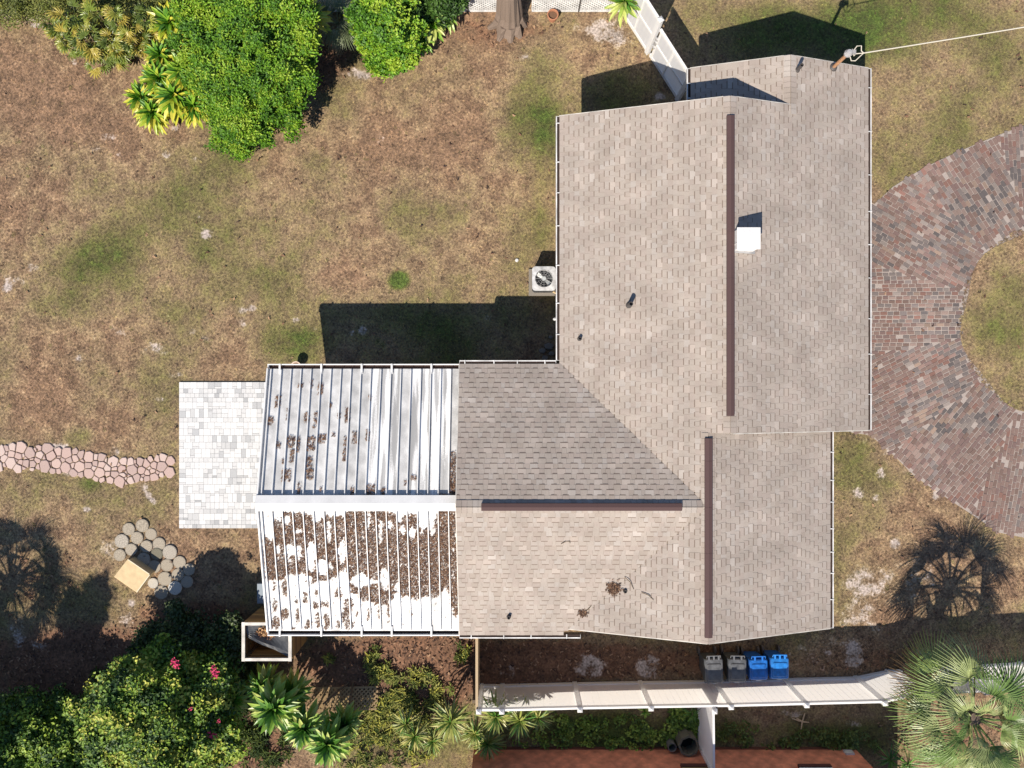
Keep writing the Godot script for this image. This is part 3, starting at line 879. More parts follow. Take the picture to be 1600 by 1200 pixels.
func paving() -> void:
	# white paver terrace
	var a := at(281, 597)
	var b := at(440, 825)
	var terrace := thing("paver_terrace", "white and pale grey paver terrace beside the patio roof", "terrace", Vector3((a.x + b.x) / 2, 0, (a.z + b.z) / 2))
	terrace.set_meta("kind", "structure")
	bx(terrace, "bedding", Vector3((a.x + b.x) / 2, 0.0, (a.z + b.z) / 2), Vector3(b.x - a.x - 0.03, 0.05, b.z - a.z - 0.03), mat(pc(190, 190, 188), 0.95, "grain", 2.0))
	var list := []
	var z := a.z
	while z < b.z - 0.03:
		var hh: float = [0.14, 0.14, 0.21, 0.21, 0.28][rng.randi() % 5]
		hh = minf(hh, b.z - z)
		var x := a.x
		while x < b.x - 0.03:
			var ww := 0.14 if rng.randf() < 0.7 else 0.21
			ww = minf(ww, b.x - x)
			var parts := [hh]
			if hh >= 0.27: parts = [[0.14, 0.14], [0.21, 0.07], [0.07, 0.21], [0.28]][rng.randi() % 4]
			elif hh >= 0.2 and rng.randf() < 0.3: parts = [0.14, 0.07]
			var zz := z
			for q in parts:
				var e: float = minf(q, b.z - zz)
				if e < 0.03: continue
				var r := rng.randf()
				var tone := 0 if r < 0.42 else (1 if r < 0.68 else (2 if r < 0.86 else (3 if r < 0.93 else 4)))
				var y := 0.055 + rng.randf_range(-0.003, 0.003)
				list.append([Transform3D(Basis(Vector3(ww - 0.006, 0, 0), Vector3(0, 0.06, 0), Vector3(0, 0, e - 0.006)), Vector3(x + ww / 2, y - 0.03, zz + e / 2)), tone, ww * e])
				zz += e
			x += ww
		z += hh
	pieces(list, terrace, "paver", "pavers", [pc(246, 248, 250, 0.8), pc(241, 243, 246, 0.8), pc(234, 236, 239, 0.8), pc(217, 219, 222, 0.8), pc(202, 205, 209, 0.8)], 0.85, "grain", 3.0)

	# circular brick drive round a lawn island
	var c := at(1651, 500)
	var drive := thing("brick_driveway", "curved driveway of old red and grey bricks round a lawn island", "driveway", Vector3(c.x, 0, c.z))
	drive.set_meta("kind", "structure")
	var edge := PackedVector2Array()
	for p in [[1330, 345], [1365, 320], [1395, 292], [1440, 264], [1490, 240], [1550, 215], [1600, 196], [1660, 178], [1760, 168], [1760, 860], [1680, 850], [1610, 842], [1560, 832], [1520, 805], [1470, 772], [1430, 745], [1400, 715], [1360, 680], [1330, 676]]:
		var q := at(p[0], p[1])
		edge.append(Vector2(q.x, q.z))
	var g := G.new()
	g.prism(edge, -0.05, 0.012)
	put(g.mesh(M.sand, false), "sand_bed", null, drive)
	list = []
	var tones := [pc(196, 164, 154), pc(182, 152, 146), pc(202, 176, 166), pc(180, 166, 163), pc(170, 158, 156), pc(146, 138, 138), pc(196, 150, 138), pc(212, 184, 166), pc(200, 186, 179), pc(176, 148, 138)]
	var island := 3.02
	var sectors := 13
	var tint := noise(0.35, 2, 5)
	for s in sectors:
		var w0 := TAU * s / sectors + 0.05
		var w := w0 + TAU / sectors / 2 + rng.randf_range(-0.06, 0.06)
		var u := Vector3(cos(w), 0, sin(w))
		var t := Vector3(-u.z, 0, u.x)
		var row := -40
		var dy := 0.122 + rng.randf_range(-0.006, 0.006)
		var pale: float = 1.0 if absf(angle_difference(w, PI)) < 0.42 else (0.45 if w < PI else 0.25)
		while row < 40:
			var off := rng.randf_range(0.0, 0.2)
			var d := 2.6 + off
			var joint := 0.006 + 0.012 * rng.randf() + 0.016 * pale
			while d < 9.5:
				var l := rng.randf_range(0.19, 0.235)
				var p := c + u * (d + l / 2) + t * (row * dy + rng.randf_range(-0.006, 0.006))
				d += l
				var v := p - c
				var an := fposmod(atan2(v.z, v.x) - w0, TAU)
				if an > TAU / sectors: continue
				var rr := v.length()
				if rr < island + 0.04 * sin(an * 60) or p.x > 18.2 or p.x < 9.7: continue
				if not Geometry2D.is_point_in_polygon(Vector2(p.x, p.z), edge): continue
				if rng.randf() < 0.012: continue
				var q := rng.randf() + tint.get_noise_2d(p.x, p.z) * 0.55
				if p.z > 1.5: q = q * 0.6 + 0.06
				var tone := 0
				if q < 0.1: tone = 6 if rng.randf() < 0.45 else 0
				elif q < 0.28: tone = 0
				elif q < 0.4: tone = 1
				elif q < 0.5: tone = 9
				elif q < 0.6: tone = 2
				elif q < 0.72: tone = 3
				elif q < 0.82: tone = 8
				elif q < 0.9: tone = 4
				elif q < 0.98: tone = 5
				else: tone = 5 if rng.randf() < 0.5 else 7
				if rng.randf() < 0.015: tone = 7
				var bs := Basis(Vector3.UP, rng.randf_range(-0.05, 0.05)) * Basis(t, rng.randf_range(-0.02, 0.02))
				var y := 0.022 + rng.randf_range(-0.004, 0.005)
				var zz := dy - joint * rng.randf_range(0.6, 1.4)
				list.append([Transform3D(Basis(bs * u * (l - joint), bs * Vector3(0, 0.05, 0), bs * t * zz), Vector3(p.x, y - 0.025, p.z)), tone, l * (10.0 - absf(p.x - 13.0)) if p.x < 16.0 else 0.0])
			row += 1
	pieces(list, drive, "brick", "bricks", tones, 0.92, "speck", 4.0)
	# the lawn island inside the drive
	g = G.new()
	var ring := PackedVector2Array()
	for k in 60:
		var w := TAU * k / 60
		var r := island + 0.1 * sin(w * 7.0) - 0.02
		ring.append(Vector2(c.x + cos(w) * r, c.z + sin(w) * r))
	for k in 60:
		g.tri(Vector3(c.x, 0.03, c.z), Vector3(ring[k].x, 0.026, ring[k].y), Vector3(ring[(k + 1) % 60].x, 0.026, ring[(k + 1) % 60].y))
	for p in g.v: g.uv.append(Vector2((p.x + 20.0) / 40.0, (p.z + 16.0) / 32.0))
	var im := StandardMaterial3D.new()
	im.albedo_texture = ImageTexture.create_from_image(field)
	im.albedo_color = Color(K, K, K).linear_to_srgb()
	tag(put(g.mesh(im, false), "lawn_island", null), "", "", "", "structure")

	# pink flagstones: cells round scattered seeds along the path
	var line := [[-40, 706], [0, 712], [60, 716], [110, 720], [150, 730], [190, 738], [230, 733], [272, 726]]
	var path := thing("flagstone_path", "garden path of pink irregular flagstones", "path", at(120, 722))
	path.set_meta("kind", "structure")
	var seeds := []
	var tries := 0
	while tries < 5200:
		tries += 1
		var px := rng.randf_range(-30, 268)
		var k := 0
		while k < line.size() - 2 and line[k + 1][0] < px: k += 1
		var f: float = (px - line[k][0]) / (line[k + 1][0] - line[k][0])
		var cy: float = lerpf(line[k][1], line[k + 1][1], f)
		var half := 17.0 if px < 200 else 14.0
		var off := rng.randf_range(-half, half)
		var r := 13.0 if tries < 50 else (9.5 if tries < 500 else (7.5 if tries < 2400 else 5.5))
		var ok := true
		for s in seeds:
			var dd: float = (r + s[2]) * 0.5
			if Vector2(s[0], s[1]).distance_to(Vector2(px, cy + off)) < dd:
				ok = false
				break
		if ok: seeds.append([px, cy + off, r])
	var pink := [pc(226, 199, 190, 0.74), pc(218, 190, 182, 0.74), pc(231, 208, 200, 0.74), pc(208, 183, 176, 0.74)]
	var pm := []
	for q in pink: pm.append(mat(q, 0.9, "grain", 3.0))
	for s in seeds:
		var o := Vector2(s[0], s[1])
		var cell := PackedVector2Array()
		var turn := rng.randf() * TAU
		for k in 7:
			var w := turn + TAU * (k + rng.randf_range(-0.25, 0.25)) / 7
			cell.append(o + Vector2(cos(w), sin(w)) * s[2] * rng.randf_range(0.72, 1.05))
		for n in seeds:
			if n == s: continue
			var m := Vector2(n[0], n[1])
			var dist := o.distance_to(m)
			if dist > 34: continue
			var dir := (m - o) / dist
			var cut: float = (dist * dist + s[2] * s[2] * 0.45 - n[2] * n[2] * 0.45) / (2 * dist)
			var side := Vector2(-dir.y, dir.x)
			var q := o + dir * cut
			var halfp := PackedVector2Array([q + side * 90, q - side * 90, q - side * 90 - dir * 180, q + side * 90 - dir * 180])
			var cl := Geometry2D.intersect_polygons(cell, halfp)
			if cl.size() == 0:
				cell = PackedVector2Array()
				break
			cell = cl[0]
		if cell.size() < 3: continue
		var ins := Geometry2D.offset_polygon(cell, -0.62, Geometry2D.JOIN_ROUND)
		if ins.size() == 0: continue
		var world := PackedVector2Array()
		var poly: PackedVector2Array = ins[0]
		var keep := PackedVector2Array()
		for k in poly.size():
			if keep.size() == 0 or keep[-1].distance_to(poly[k]) > 1.3: keep.append(poly[k])
		if keep.size() < 3: continue
		for q in keep:
			var p := at(q.x + rng.randf_range(-0.3, 0.3), q.y + rng.randf_range(-0.3, 0.3))
			world.append(Vector2(p.x, p.z))
		var sg := G.new()
		sg.prism(world, -0.03, 0.035 + rng.randf_range(0, 0.02), 0.012)
		put(sg.mesh(pm[rng.randi() % 4], false), "flagstone", null, path)

	# round concrete stepping stones
	var what := ["topmost of the round stones by the cream box", "second highest of the round stones, left of the topmost one", "weathered one right above the box's shadow", "largest on the left side above the cream box", "above the upper right edge of the box shadow", "half hidden by the left end of the box shadow", "half sunken one left of the cream box", "right of the box shadow's top, below the half buried one", "touching the right edge of the box shadow",
		"large pale one furthest up on the right arm", "right of centre, just above the rightmost", "touching the box shadow's right corner", "rightmost of all round stones", "second from the right in the lower row", "alone inside the shadow of the cream box", "lower one inside the shadow of the cream box", "near the right corner of the cream box", "bright white one at the bottom right", "lowest of all the round stones", "whitish one touching the cream box's corner", "faint sunken one at the lower right", "half buried one in sand near the top"]
	var n := 0
	for p in [[508, 245, 82], [335, 290, 78], [440, 400, 78], [250, 440, 88], [560, 505, 76], [370, 545, 76], [225, 615, 76], [715, 475, 80], [690, 600, 76], [850, 578, 90], [970, 705, 80], [815, 740, 78], [1090, 795, 76], [950, 860, 78], [520, 670, 84], [655, 760, 80], [785, 910, 88], [915, 1025, 86], [740, 1080, 88], [640, 965, 66], [1060, 950, 78], [610, 355, 74]]:
		var q := at(160 + p[0] / 8.0, 790 + p[1] / 8.0)
		var r: float = p[2] / 8.0 / 49.57
		var low := rng.randf_range(-0.018, 0.012) if n < 20 else -0.025
		var sg := G.new()
		sg.lathe(q + Vector3(0, low, 0), [Vector2(0, 0.05), Vector2(r * 0.86, 0.05), Vector2(r * 0.88, 0.046), Vector2(r * 0.9, 0.05), Vector2(r * 0.97, 0.048), Vector2(r, 0.038), Vector2(r, -0.03)], 26)
		var tone := pc(188, 178, 162, 0.95).lightened(rng.randf_range(-0.02, 0.03))
		if n == 17: tone = pc(230, 226, 218, 0.95)
		elif n == 19: tone = pc(222, 216, 206, 0.9)
		elif n == 9 or n == 3: tone = pc(196, 188, 176, 0.95)
		elif n == 8: tone = pc(160, 156, 138)
		tag(put(sg.mesh(mat(tone, 0.95, "speck", 0.45 + 0.05 * n), false), "stepping_stone", null), "round grey concrete stepping stone, " + what[n], "stepping stone", "round stepping stones round the cream box")
		n += 1

# ---------------------------------------------------------------- fences

func fence_run(o: Node3D, a: Vector3, b: Vector3, tall: float, post_side: float, ends: Array, rail := true) -> void:
	# one bay of white vinyl fence from a to b on the ground
	var d := (b - a).normalized()
	var s := Vector3(-d.z, 0, d.x)
	var l := (b - a).length()
	var bs := Basis(d, Vector3.UP, s)
	var count := int(round((l - 0.12) / 0.19))
	var w := (l - 0.12) / count
	var g0 := G.new()   # a board is a thin vinyl channel
	var bw := w + 0.004
	var bh := tall - 0.24
	g0.quad(Vector3(-bw / 2, bh / 2, 0.012), Vector3(bw / 2, bh / 2, 0.012), Vector3(bw / 2, -bh / 2, 0.012), Vector3(-bw / 2, -bh / 2, 0.012))
	for q in [-1.0, 1.0]: g0.quad(Vector3(q * bw / 2, bh / 2, 0.012), Vector3(q * bw / 2, bh / 2, 0.006), Vector3(q * bw / 2, -bh / 2, 0.006), Vector3(q * bw / 2, -bh / 2, 0.012))
	var me := g0.mesh(null, false)
	for k in count:
		put(me, "board", M.vinyl_board, o, Transform3D(bs, a + d * (0.06 + w * (k + 0.5)) + Vector3(0, tall * 0.5, 0)))
	bx(o, "top_rail", (a + b) / 2 + Vector3(0, tall - 0.07, 0), Vector3(l - 0.02, 0.13, 0.058), M.vinyl, bs)
	bx(o, "bottom_rail", (a + b) / 2 + Vector3(0, 0.11, 0), Vector3(l - 0.02, 0.15, 0.054), M.vinyl, bs)
	if rail: bx(o, "middle_rail", (a + b) / 2 + Vector3(0, tall * 0.53, 0), Vector3(l - 0.02, 0.08, 0.062), M.vinyl, bs)
	for e in ends:
		var p: Vector3 = a if e == 0 else b
		p += s * 0.035 * post_side
		bx(o, "post", p + Vector3(0, tall / 2 + 0.01, 0), Vector3(0.13, tall + 0.02, 0.13), M.vinyl_board, bs)
		var g := G.new()
		g.frustum(Vector3.ZERO, Vector2(0.155, 0.155), Vector2(0.15, 0.15), 0.03)
		g.frustum(Vector3(0, 0.03, 0), Vector2(0.15, 0.15), Vector2(0.03, 0.03), 0.05)
		put(g.mesh(M.vinyl, false), "post_cap", null, o, Transform3D(bs, p + Vector3(0, tall + 0.02, 0)))

func lattice(o: Node3D, a: Vector3, b: Vector3, tall: float, step: float, m: Material, single: bool, wide := 0.04, upv := Vector3.UP) -> void:
	var d := (b - a).normalized()
	var s := d.cross(upv)
	var l := (b - a).length()
	var g := G.new()
	for wy in [1.0, -1.0]:
		var way: float = wy
		var t := -tall + step * 0.5
		while t < l + tall:
			# a strip at 45 degrees through (t, 0), cut to the panel
			var u0 := t if way > 0 else t
			var x0 := clampf(u0, 0, l)
			var y0 := (x0 - u0) * way
			var x1 := clampf(u0 + way * tall, 0, l)
			var y1 := (x1 - u0) * way
			y0 = clampf(y0, 0, tall)
			y1 = clampf(y1, 0, tall)
			if absf(x1 - x0) > 0.05:
				var p := a + d * x0 + upv * y0 + s * 0.007 * way
				var q := a + d * x1 + upv * y1 + s * 0.007 * way
				var z := (q - p).normalized()
				var bs := Basis(s, z.cross(s), z)
				if single: bx(o, "slat", (p + q) / 2, Vector3(0.012, wide, snappedf((q - p).length(), 0.02)), m, bs)
				else: g.box((p + q) / 2, Vector3(0.012, wide, (q - p).length()), bs)
			t += step
	if not single: tag(put(g.mesh(m, false), "slats", null, o), "", "", "", "stuff")
	var fb := Basis(d, upv, s)
	bx(o, "frame", (a + b) / 2 + upv * (tall + 0.02), Vector3(l, 0.05, 0.045), m, fb)
	bx(o, "frame", (a + b) / 2 + Vector3(0, 0.01, 0), Vector3(l, 0.04, 0.045), m, fb)

func fences() -> void:
	# long white fence along the south side, two straight stretches
	var pts := [at(748, 1110, 1.83), at(784, 1110, 1.83), at(906, 1107, 1.83), at(1017, 1105, 1.83), at(1142, 1103, 1.83), at(1260, 1100, 1.83), at(1382, 1097, 1.83), at(1436, 1086, 1.83), at(1540, 1080, 1.83), at(1660, 1073, 1.83), at(1780, 1068, 1.83)]
	var o := thing("vinyl_fence", "long white vinyl fence behind the wheeled bins", "fence", Vector3(pts[4].x, 0, pts[4].z))
	for k in pts.size() - 1:
		pts[k].y = 0
		pts[k + 1].y = 0
		fence_run(o, pts[k], pts[k + 1], 1.83, 0.6, [0, 1] if k == 9 else [0], false)
	# white fence running south from it
	var p := at(1115, 1108, 1.83)
	p.y = 0
	o = thing("vinyl_fence", "white vinyl fence running down to the red wall between two weedy strips", "fence", p)
	fence_run(o, p + Vector3(0, 0, 0.05), p + Vector3(0.02, 0, 1.9), 1.83, -0.6, [0, 1], false)
	# thin wooden fence from the house corner to the white fence
	var a := Vector3(at(745, 0, 1.8).x, 0, 6.75)
	var b := Vector3(a.x - 0.03, 0, pts[0].z + 0.02)
	o = thing("wooden_fence", "thin pale wooden fence between the house and the long white fence", "fence", (a + b) / 2)
	var n := 0
	var z := a.z
	while z < b.z:
		var w := 0.138
		bx(o, "board", Vector3(a.x + rng.randf_range(-0.006, 0.006), 0.9 + rng.randf_range(-0.015, 0.015), z + w / 2), Vector3(0.022, 1.76, w - 0.006), M.fence_wood[n % 3])
		z += w
		n += 1
	for y in [0.4, 1.4]: bx(o, "rail", Vector3(a.x - 0.035, y, (a.z + b.z) / 2), Vector3(0.045, 0.09, b.z - a.z), M.oldwood)
	bx(o, "top_rail", Vector3(a.x, 1.81, (a.z + b.z) / 2), Vector3(0.075, 0.035, b.z - a.z), M.fence_wood[0])
	for k in 2: bx(o, "post", Vector3(a.x - 0.09, 0.88, a.z + 0.2 + k * 2.3), Vector3(0.09, 1.76, 0.09), M.oldwood)
	# white fence with a gate by the north wing
	var dir := Vector3(0.54, 0, 0.842).normalized()
	var e := Vector3(5.2, 0, -8.98)
	var q := e - dir * 1.72
	o = thing("gate", "white vinyl gate between the house and the taller fence", "gate", (q + e) / 2)
	fence_run(o, q + dir * 0.1, e, 1.78, 0.0, [])
	for u in [0.12, 0.95]:
		bx(o, "stile", q + dir * (0.1 + u * 0.8) + Vector3(0, 0.9, 0), Vector3(0.06, 1.6, 0.066), M.vinyl, Basis(dir, Vector3.UP, Vector3(-dir.z, 0, dir.x)))
	var side := Vector3(-dir.z, 0, dir.x)
	for y in [0.75, 1.0, 1.25]:
		bx(o, "latch", q + dir * 0.16 + side * 0.045 + Vector3(0, y, 0), Vector3(0.1, 0.16 if y == 1.0 else 0.08, 0.05), M.steel, Basis(dir, Vector3.UP, side))
	bx(o, "hinge_post", e + dir * 0.02 + Vector3(0, 0.92, 0), Vector3(0.13, 1.84, 0.13), M.vinyl, Basis(dir, Vector3.UP, side))
	var f := q - dir * 2.35
	o = thing("vinyl_fence", "tall white vinyl fence bay next to the gate at the north wing", "fence", (f + q) / 2)
	fence_run(o, f, q - dir * 0.02, 2.06, 0.0, [0, 1])
	for u in [0.33, 0.66]: bx(o, "stile", f.lerp(q, u) + Vector3(0, 1.0, 0), Vector3(0.05, 1.8, 0.066), M.vinyl, Basis(dir, Vector3.UP, side))
	o = thing("vinyl_fence", "white fence bay running out of the picture above the leafy bush", "fence", f - dir * 1.2)
	fence_run(o, f - dir * 2.4, f - dir * 0.14, 2.06, 0.0, [0])
	# white lattice along the back
	var lm := mat(Color(0.76, 0.77, 0.78), 0.5, "stain", 0.5)
	var zb := -11.74
	var posts := [[-2.34, -0.5, true], [0.62, 3.45, true], [-4.8, -2.4, false], [-7.2, -4.86, false], [-9.6, -7.26, false], [-12.0, -9.66, false], [-14.4, -12.06, false], [-16.8, -14.46, false]]
	var said := ["white lattice panel left of the bare tree trunk", "white lattice panel behind the terracotta pot, right of the trunk", "white lattice panel behind the broad leafed bushes left of the trunk", "white lattice panel behind the dark palm fronds", "white lattice panel hidden behind the big green tree", "white lattice panel behind the rosette plants at the top", "white lattice panel behind the olive palm hedge", "white lattice panel at the top left corner"]
	for k in posts.size():
		var r: Array = posts[k]
		o = thing("lattice_fence", said[k], "lattice fence", Vector3((r[0] + r[1]) / 2, 0, zb))
		lattice(o, Vector3(r[0], 0.03, zb), Vector3(r[1], 0.03, zb), 1.25, 0.135, lm, r[2], 0.044)
		bx(o, "post", Vector3(r[1] + 0.03, 0.67, zb - 0.03), Vector3(0.06, 1.34, 0.06), lm)
		if r[2]: bx(o, "batten", Vector3(lerpf(r[0], r[1], 0.52), 0.65, zb + 0.03), Vector3(0.035, 1.25, 0.03), M.pipe)
	# worn lattice by the weedy bank
	o = thing("lattice_fence", "low tan lattice panel in the shade below the patio roof", "lattice fence", at(530, 1074))
	lattice(o, at(484, 1073) + Vector3(0, 0.1, 0), at(592, 1071) + Vector3(0, 0.1, 0), 0.62, 0.135, mat(pc(212, 180, 135), 0.8, "grain", 2.0), true, 0.042, Vector3(0, 0.42, 0.908).normalized())
	n = 0
	for k in [[505, 1100, 545, 1066, 0.9], [546, 1100, 552, 1066, 0.9]]:
		var g := G.new()
		var s := at(k[2], k[3])
		g.tube([s, at(k[0], k[1], k[4])], [0.035, 0.03], 7)
		tag(put(g.mesh(M.oldwood, false), "leaning_pole", null), ["weathered pole leaning left over the tan lattice", "weathered pole standing in front of the tan lattice's right half"][n], "pole")
		n += 1

# ---------------------------------------------------------------- the neighbour's wall

func neighbour() -> void:
	var z := 11.46
	var o := thing("red_building", "neighbouring building with red orange stucco wall", "building", Vector3(5, 0, 13))
	var x0 := -1.2
	var x1 := 10.78
	var m := mat(Color(0.88, 0.32, 0.18), 0.9, "stain", 0.5)
	bx(o, "wall", Vector3((x0 + x1) / 2, 1.3, z + 3.0), Vector3(x1 - x0, 2.6, 6.0), m)
	bx(o, "roof", Vector3((x0 + x1) / 2, 2.68, z + 3.0), Vector3(x1 - x0 + 0.5, 0.14, 6.4), mat(Color(0.4, 0.36, 0.32), 0.9, "grain", 1.0))
	for w in [[9.05, 1.62, 1.0], [5.5, 1.6, 1.05]]:
		var fr := G.new()
		var ww := 0.98 if w[0] > 8 else 0.9
		for q in [[0, 0.32, ww, 0.07], [0, -0.32, ww, 0.07]]: fr.box(Vector3(w[0], w[1] + q[1], z - 0.01), Vector3(q[2], q[3], 0.06))
		for q in [-1, 1]: fr.box(Vector3(w[0] + q * (ww / 2 - 0.035), w[1], z - 0.01), Vector3(0.07, 0.57, 0.06))
		
		var wn := put(fr.mesh(mat(Color(0.7, 0.7, 0.68), 0.5) if w[0] > 8 else mat(pc(170, 140, 95), 0.8), false), "window", null, o)
		bx(wn, "sill", Vector3(w[0], w[1] - 0.43, z - 0.03), Vector3(ww, 0.14, 0.09), mat(Color(0.09, 0.03, 0.022), 0.9))
		bx(wn, "pane", Vector3(w[0], w[1], z - 0.004), Vector3(ww - 0.14, 0.57, 0.02), mat(Color(0.02, 0.025, 0.03), 0.1))
	bx(o, "vent_cover", Vector3(10.45, 0.36, z - 0.03), Vector3(0.27, 0.22, 0.06), M.white)
	bx(o, "plinth", Vector3((x0 + x1) / 2, 0.06, z - 0.012), Vector3(x1 - x0, 0.14, 0.03), mat(Color(0.2, 0.075, 0.045), 0.95, "speck", 2.0))

# ---------------------------------------------------------------- things in the garden

func bin(px: float, py: float, tone: Color, lid: Color, label: String, deep: float, turn: float, gap: bool) -> void:
	var c := at(px, py, 1.06)
	c.y = 0
	var o := thing("wheeled_bin", label, "bin", c, "wheeled bins along the white fence")
	var t := Transform3D(Basis(Vector3.UP, turn) * Basis.from_scale(Vector3.ONE * 0.94), c)
	var m := mat(tone, 0.45, "stain", 1.5)
	var g := G.new()
	g.frustum(Vector3(0, 0.06, 0.02), Vector2(0.46, 0.5), Vector2(0.56, deep - 0.08), 0.9)
	g.box(Vector3(0, 0.965, 0.02), Vector3(0.59, 0.05, deep - 0.06))
	g.box(Vector3(0, 0.93, -deep / 2 + 0.02), Vector3(0.4, 0.1, 0.1))
	put(g.mesh(m, false), "body", null, o, t)
	g = G.new()
	var r := PackedVector2Array()
	var hw := 0.285
	var hd := deep / 2 - 0.02
	for k in 4:
		for j in 4:
			var w := PI / 2 * (k + j / 3.0)
			r.append(Vector2(cos(w), sin(w)) * 0.07 + Vector2((hw - 0.07) * (1 if k == 0 or k == 3 else -1), (hd - 0.07) * (1 if k < 2 else -1)))
	g.prism(r, 0.99, 1.06, 0.03)
	var r2 := PackedVector2Array()
	for q in r: r2.append(q * Vector2(0.8, 0.7) + Vector2(0, 0.03))
	g.prism(r2, 1.05, 1.085, 0.02)
	put(g.mesh(mat(lid, 0.32, "stain", 1.2), false), "lid", null, o, t)
	for x in [-0.1, 0.1] if gap else [-0.13, 0.0, 0.13]:
		bx(o, "hinge", t * Vector3(x * 1.2, 1.03, -deep / 2 - 0.01), Vector3(0.05, 0.06, 0.12), mat(lid, 0.4))
	g = G.new()
	g.tube([Vector3(-0.22, 1.03, -deep / 2 - 0.01), Vector3(-0.22, 1.05, -deep / 2 - 0.075), Vector3(0.22, 1.05, -deep / 2 - 0.075), Vector3(0.22, 1.03, -deep / 2 - 0.01)], [0.018], 8)
	put(g.mesh(mat(lid, 0.4), false), "handle", null, o, t)
	for s in [-1.0, 1.0]:
		g = G.new()
		g.tube([Vector3(s * 0.24, 0.14, -deep / 2 + 0.06), Vector3(s * 0.3, 0.14, -deep / 2 + 0.06)], [0.14], 18)
		put(g.mesh(M.pipe, false), "wheel", null, o, t)
	bx(o, "label_plate", t * Vector3(0.0, 1.0, deep / 2 + 0.0), Vector3(0.17, 0.06, 0.02), M.white, t.basis)

func furniture() -> void:
	bin(1117, 1050, Color(0.07, 0.085, 0.10), Color(0.115, 0.12, 0.13), "grey wheeled bin, leftmost of the row, dull lid", 0.82, 0.03, false)
	bin(1153.5, 1049, Color(0.07, 0.085, 0.10), Color(0.11, 0.117, 0.13), "grey wheeled bin with glossy lid next to the blue ones", 0.78, -0.02, true)
	bin(1187, 1048, Color(0.01, 0.10, 0.42), Color(0.012, 0.14, 0.52), "blue wheeled bin beside the grey ones, third in the row", 0.70, 0.02, true)
	bin(1220, 1046, Color(0.01, 0.11, 0.45), Color(0.02, 0.20, 0.62), "bright blue wheeled bin at the right end of the row", 0.72, 0.0, false)
	# air conditioner
	var c := at(850, 435, 0.72)
	c.y = 0
	var o := thing("air_conditioner", "white outdoor air conditioning unit beside the house eave", "air conditioner", c)
	bx(o, "pad", c + Vector3(-0.04, 0.03, 0.03), Vector3(0.82, 0.08, 0.84), M.concrete)
	var r := PackedVector2Array()
	for k in 4:
		for j in 5:
			var w := PI / 2 * (k + j / 4.0)
			r.append(Vector2(cos(w), sin(w)) * 0.1 + Vector2(0.26 * (1 if k == 0 or k == 3 else -1), 0.27 * (1 if k < 2 else -1)))
	var shell := mat(Color(0.62, 0.63, 0.65), 0.5, "stain", 1.0)
	var g := G.new()
	for k in r.size():   # louvred sides
		var a := r[k] * 0.98
		var b := r[(k + 1) % r.size()] * 0.98
		for y in 12:
			var y0 := 0.09 + y * 0.048
			g.quad(Vector3(b.x, y0 + 0.046, b.y), Vector3(a.x, y0 + 0.046, a.y), Vector3(a.x * 0.95, y0, a.y * 0.95), Vector3(b.x * 0.95, y0, b.y * 0.95))
	put(g.mesh(shell, false), "casing", null, o, Transform3D(Basis.IDENTITY, c))
	g = G.new()
	var rad := 0.272
	for k in r.size():
		var a := r[k]
		var b := r[(k + 1) % r.size()]
		var wa := a.angle()
		var wb := b.angle()
		if wb < wa: wb += TAU
		var last := Vector3.ZERO
		for j in 4:
			var p := a.lerp(b, j / 3.0)
			var i := Vector2.from_angle(lerpf(wa, wb, j / 3.0)) * rad
			var p3 := Vector3(p.x, 0.70, p.y)
			var i3 := Vector3(i.x, 0.72, i.y)
			if j > 0:
				var pp := a.lerp(b, (j - 1) / 3.0)
				var ii := Vector2.from_angle(lerpf(wa, wb, (j - 1) / 3.0)) * rad
				g.quad(Vector3(pp.x, 0.70, pp.y), p3, i3, Vector3(ii.x, 0.72, ii.y))
				g.quad(p3, Vector3(pp.x, 0.70, pp.y), Vector3(pp.x, 0.65, pp.y), Vector3(p.x, 0.65, p.y))
				g.quad(i3, Vector3(ii.x, 0.72, ii.y), Vector3(ii.x, 0.52, ii.y), Vector3(i.x, 0.52, i.y))
	put(g.mesh(shell, false), "top_panel", null, o, Transform3D(Basis.IDENTITY, c))
	g = G.new()
	g.lathe(c, [Vector2(0, 0.5), Vector2(0.275, 0.5)], 24)
	put(g.mesh(mat(Color(0.03, 0.035, 0.04), 0.7), false), "fan_well", null, o)
	var blade := mat(Color(0.42, 0.45, 0.46), 0.45)
	for w in [0.66, 2.55, 3.75, 5.5]:
		if w == 5.5 or w == 2.55: continue
		g = G.new()
		var u := Vector3(cos(w), 0, sin(w))
		var s := Vector3(-u.z, 0, u.x)
		g.quad(c + u * 0.05 + s * 0.035 + Vector3(0, 0.62, 0), c + u * 0.25 + s * 0.085 + Vector3(0, 0.63, 0), c + u * 0.25 - s * 0.045 + Vector3(0, 0.585, 0), c + u * 0.05 - s * 0.03 + Vector3(0, 0.59, 0))
		put(g.mesh(blade, false), "fan_blade", null, o)
	g = G.new()
	g.lathe(c, [Vector2(0.065, 0.58), Vector2(0.065, 0.7), Vector2(0.0, 0.705)], 14)
	put(g.mesh(blade, false), "fan_hub", null, o)
	g = G.new()
	for k in 12:
		var w := TAU * k / 12
		g.tube([c + Vector3(cos(w) * 0.07, 0.728, sin(w) * 0.07), c + Vector3(cos(w) * 0.28, 0.728, sin(w) * 0.28)], [0.0045], 4, false)
	for q in [0.075, 0.13, 0.19, 0.245]:
		var ring := []
		for k in 25: ring.append(c + Vector3(cos(TAU * k / 24) * q, 0.728, sin(TAU * k / 24) * q))
		g.tube(ring, [0.0025], 4, false)
	put(g.mesh(M.steel, false), "grille", null, o)
	g = G.new()
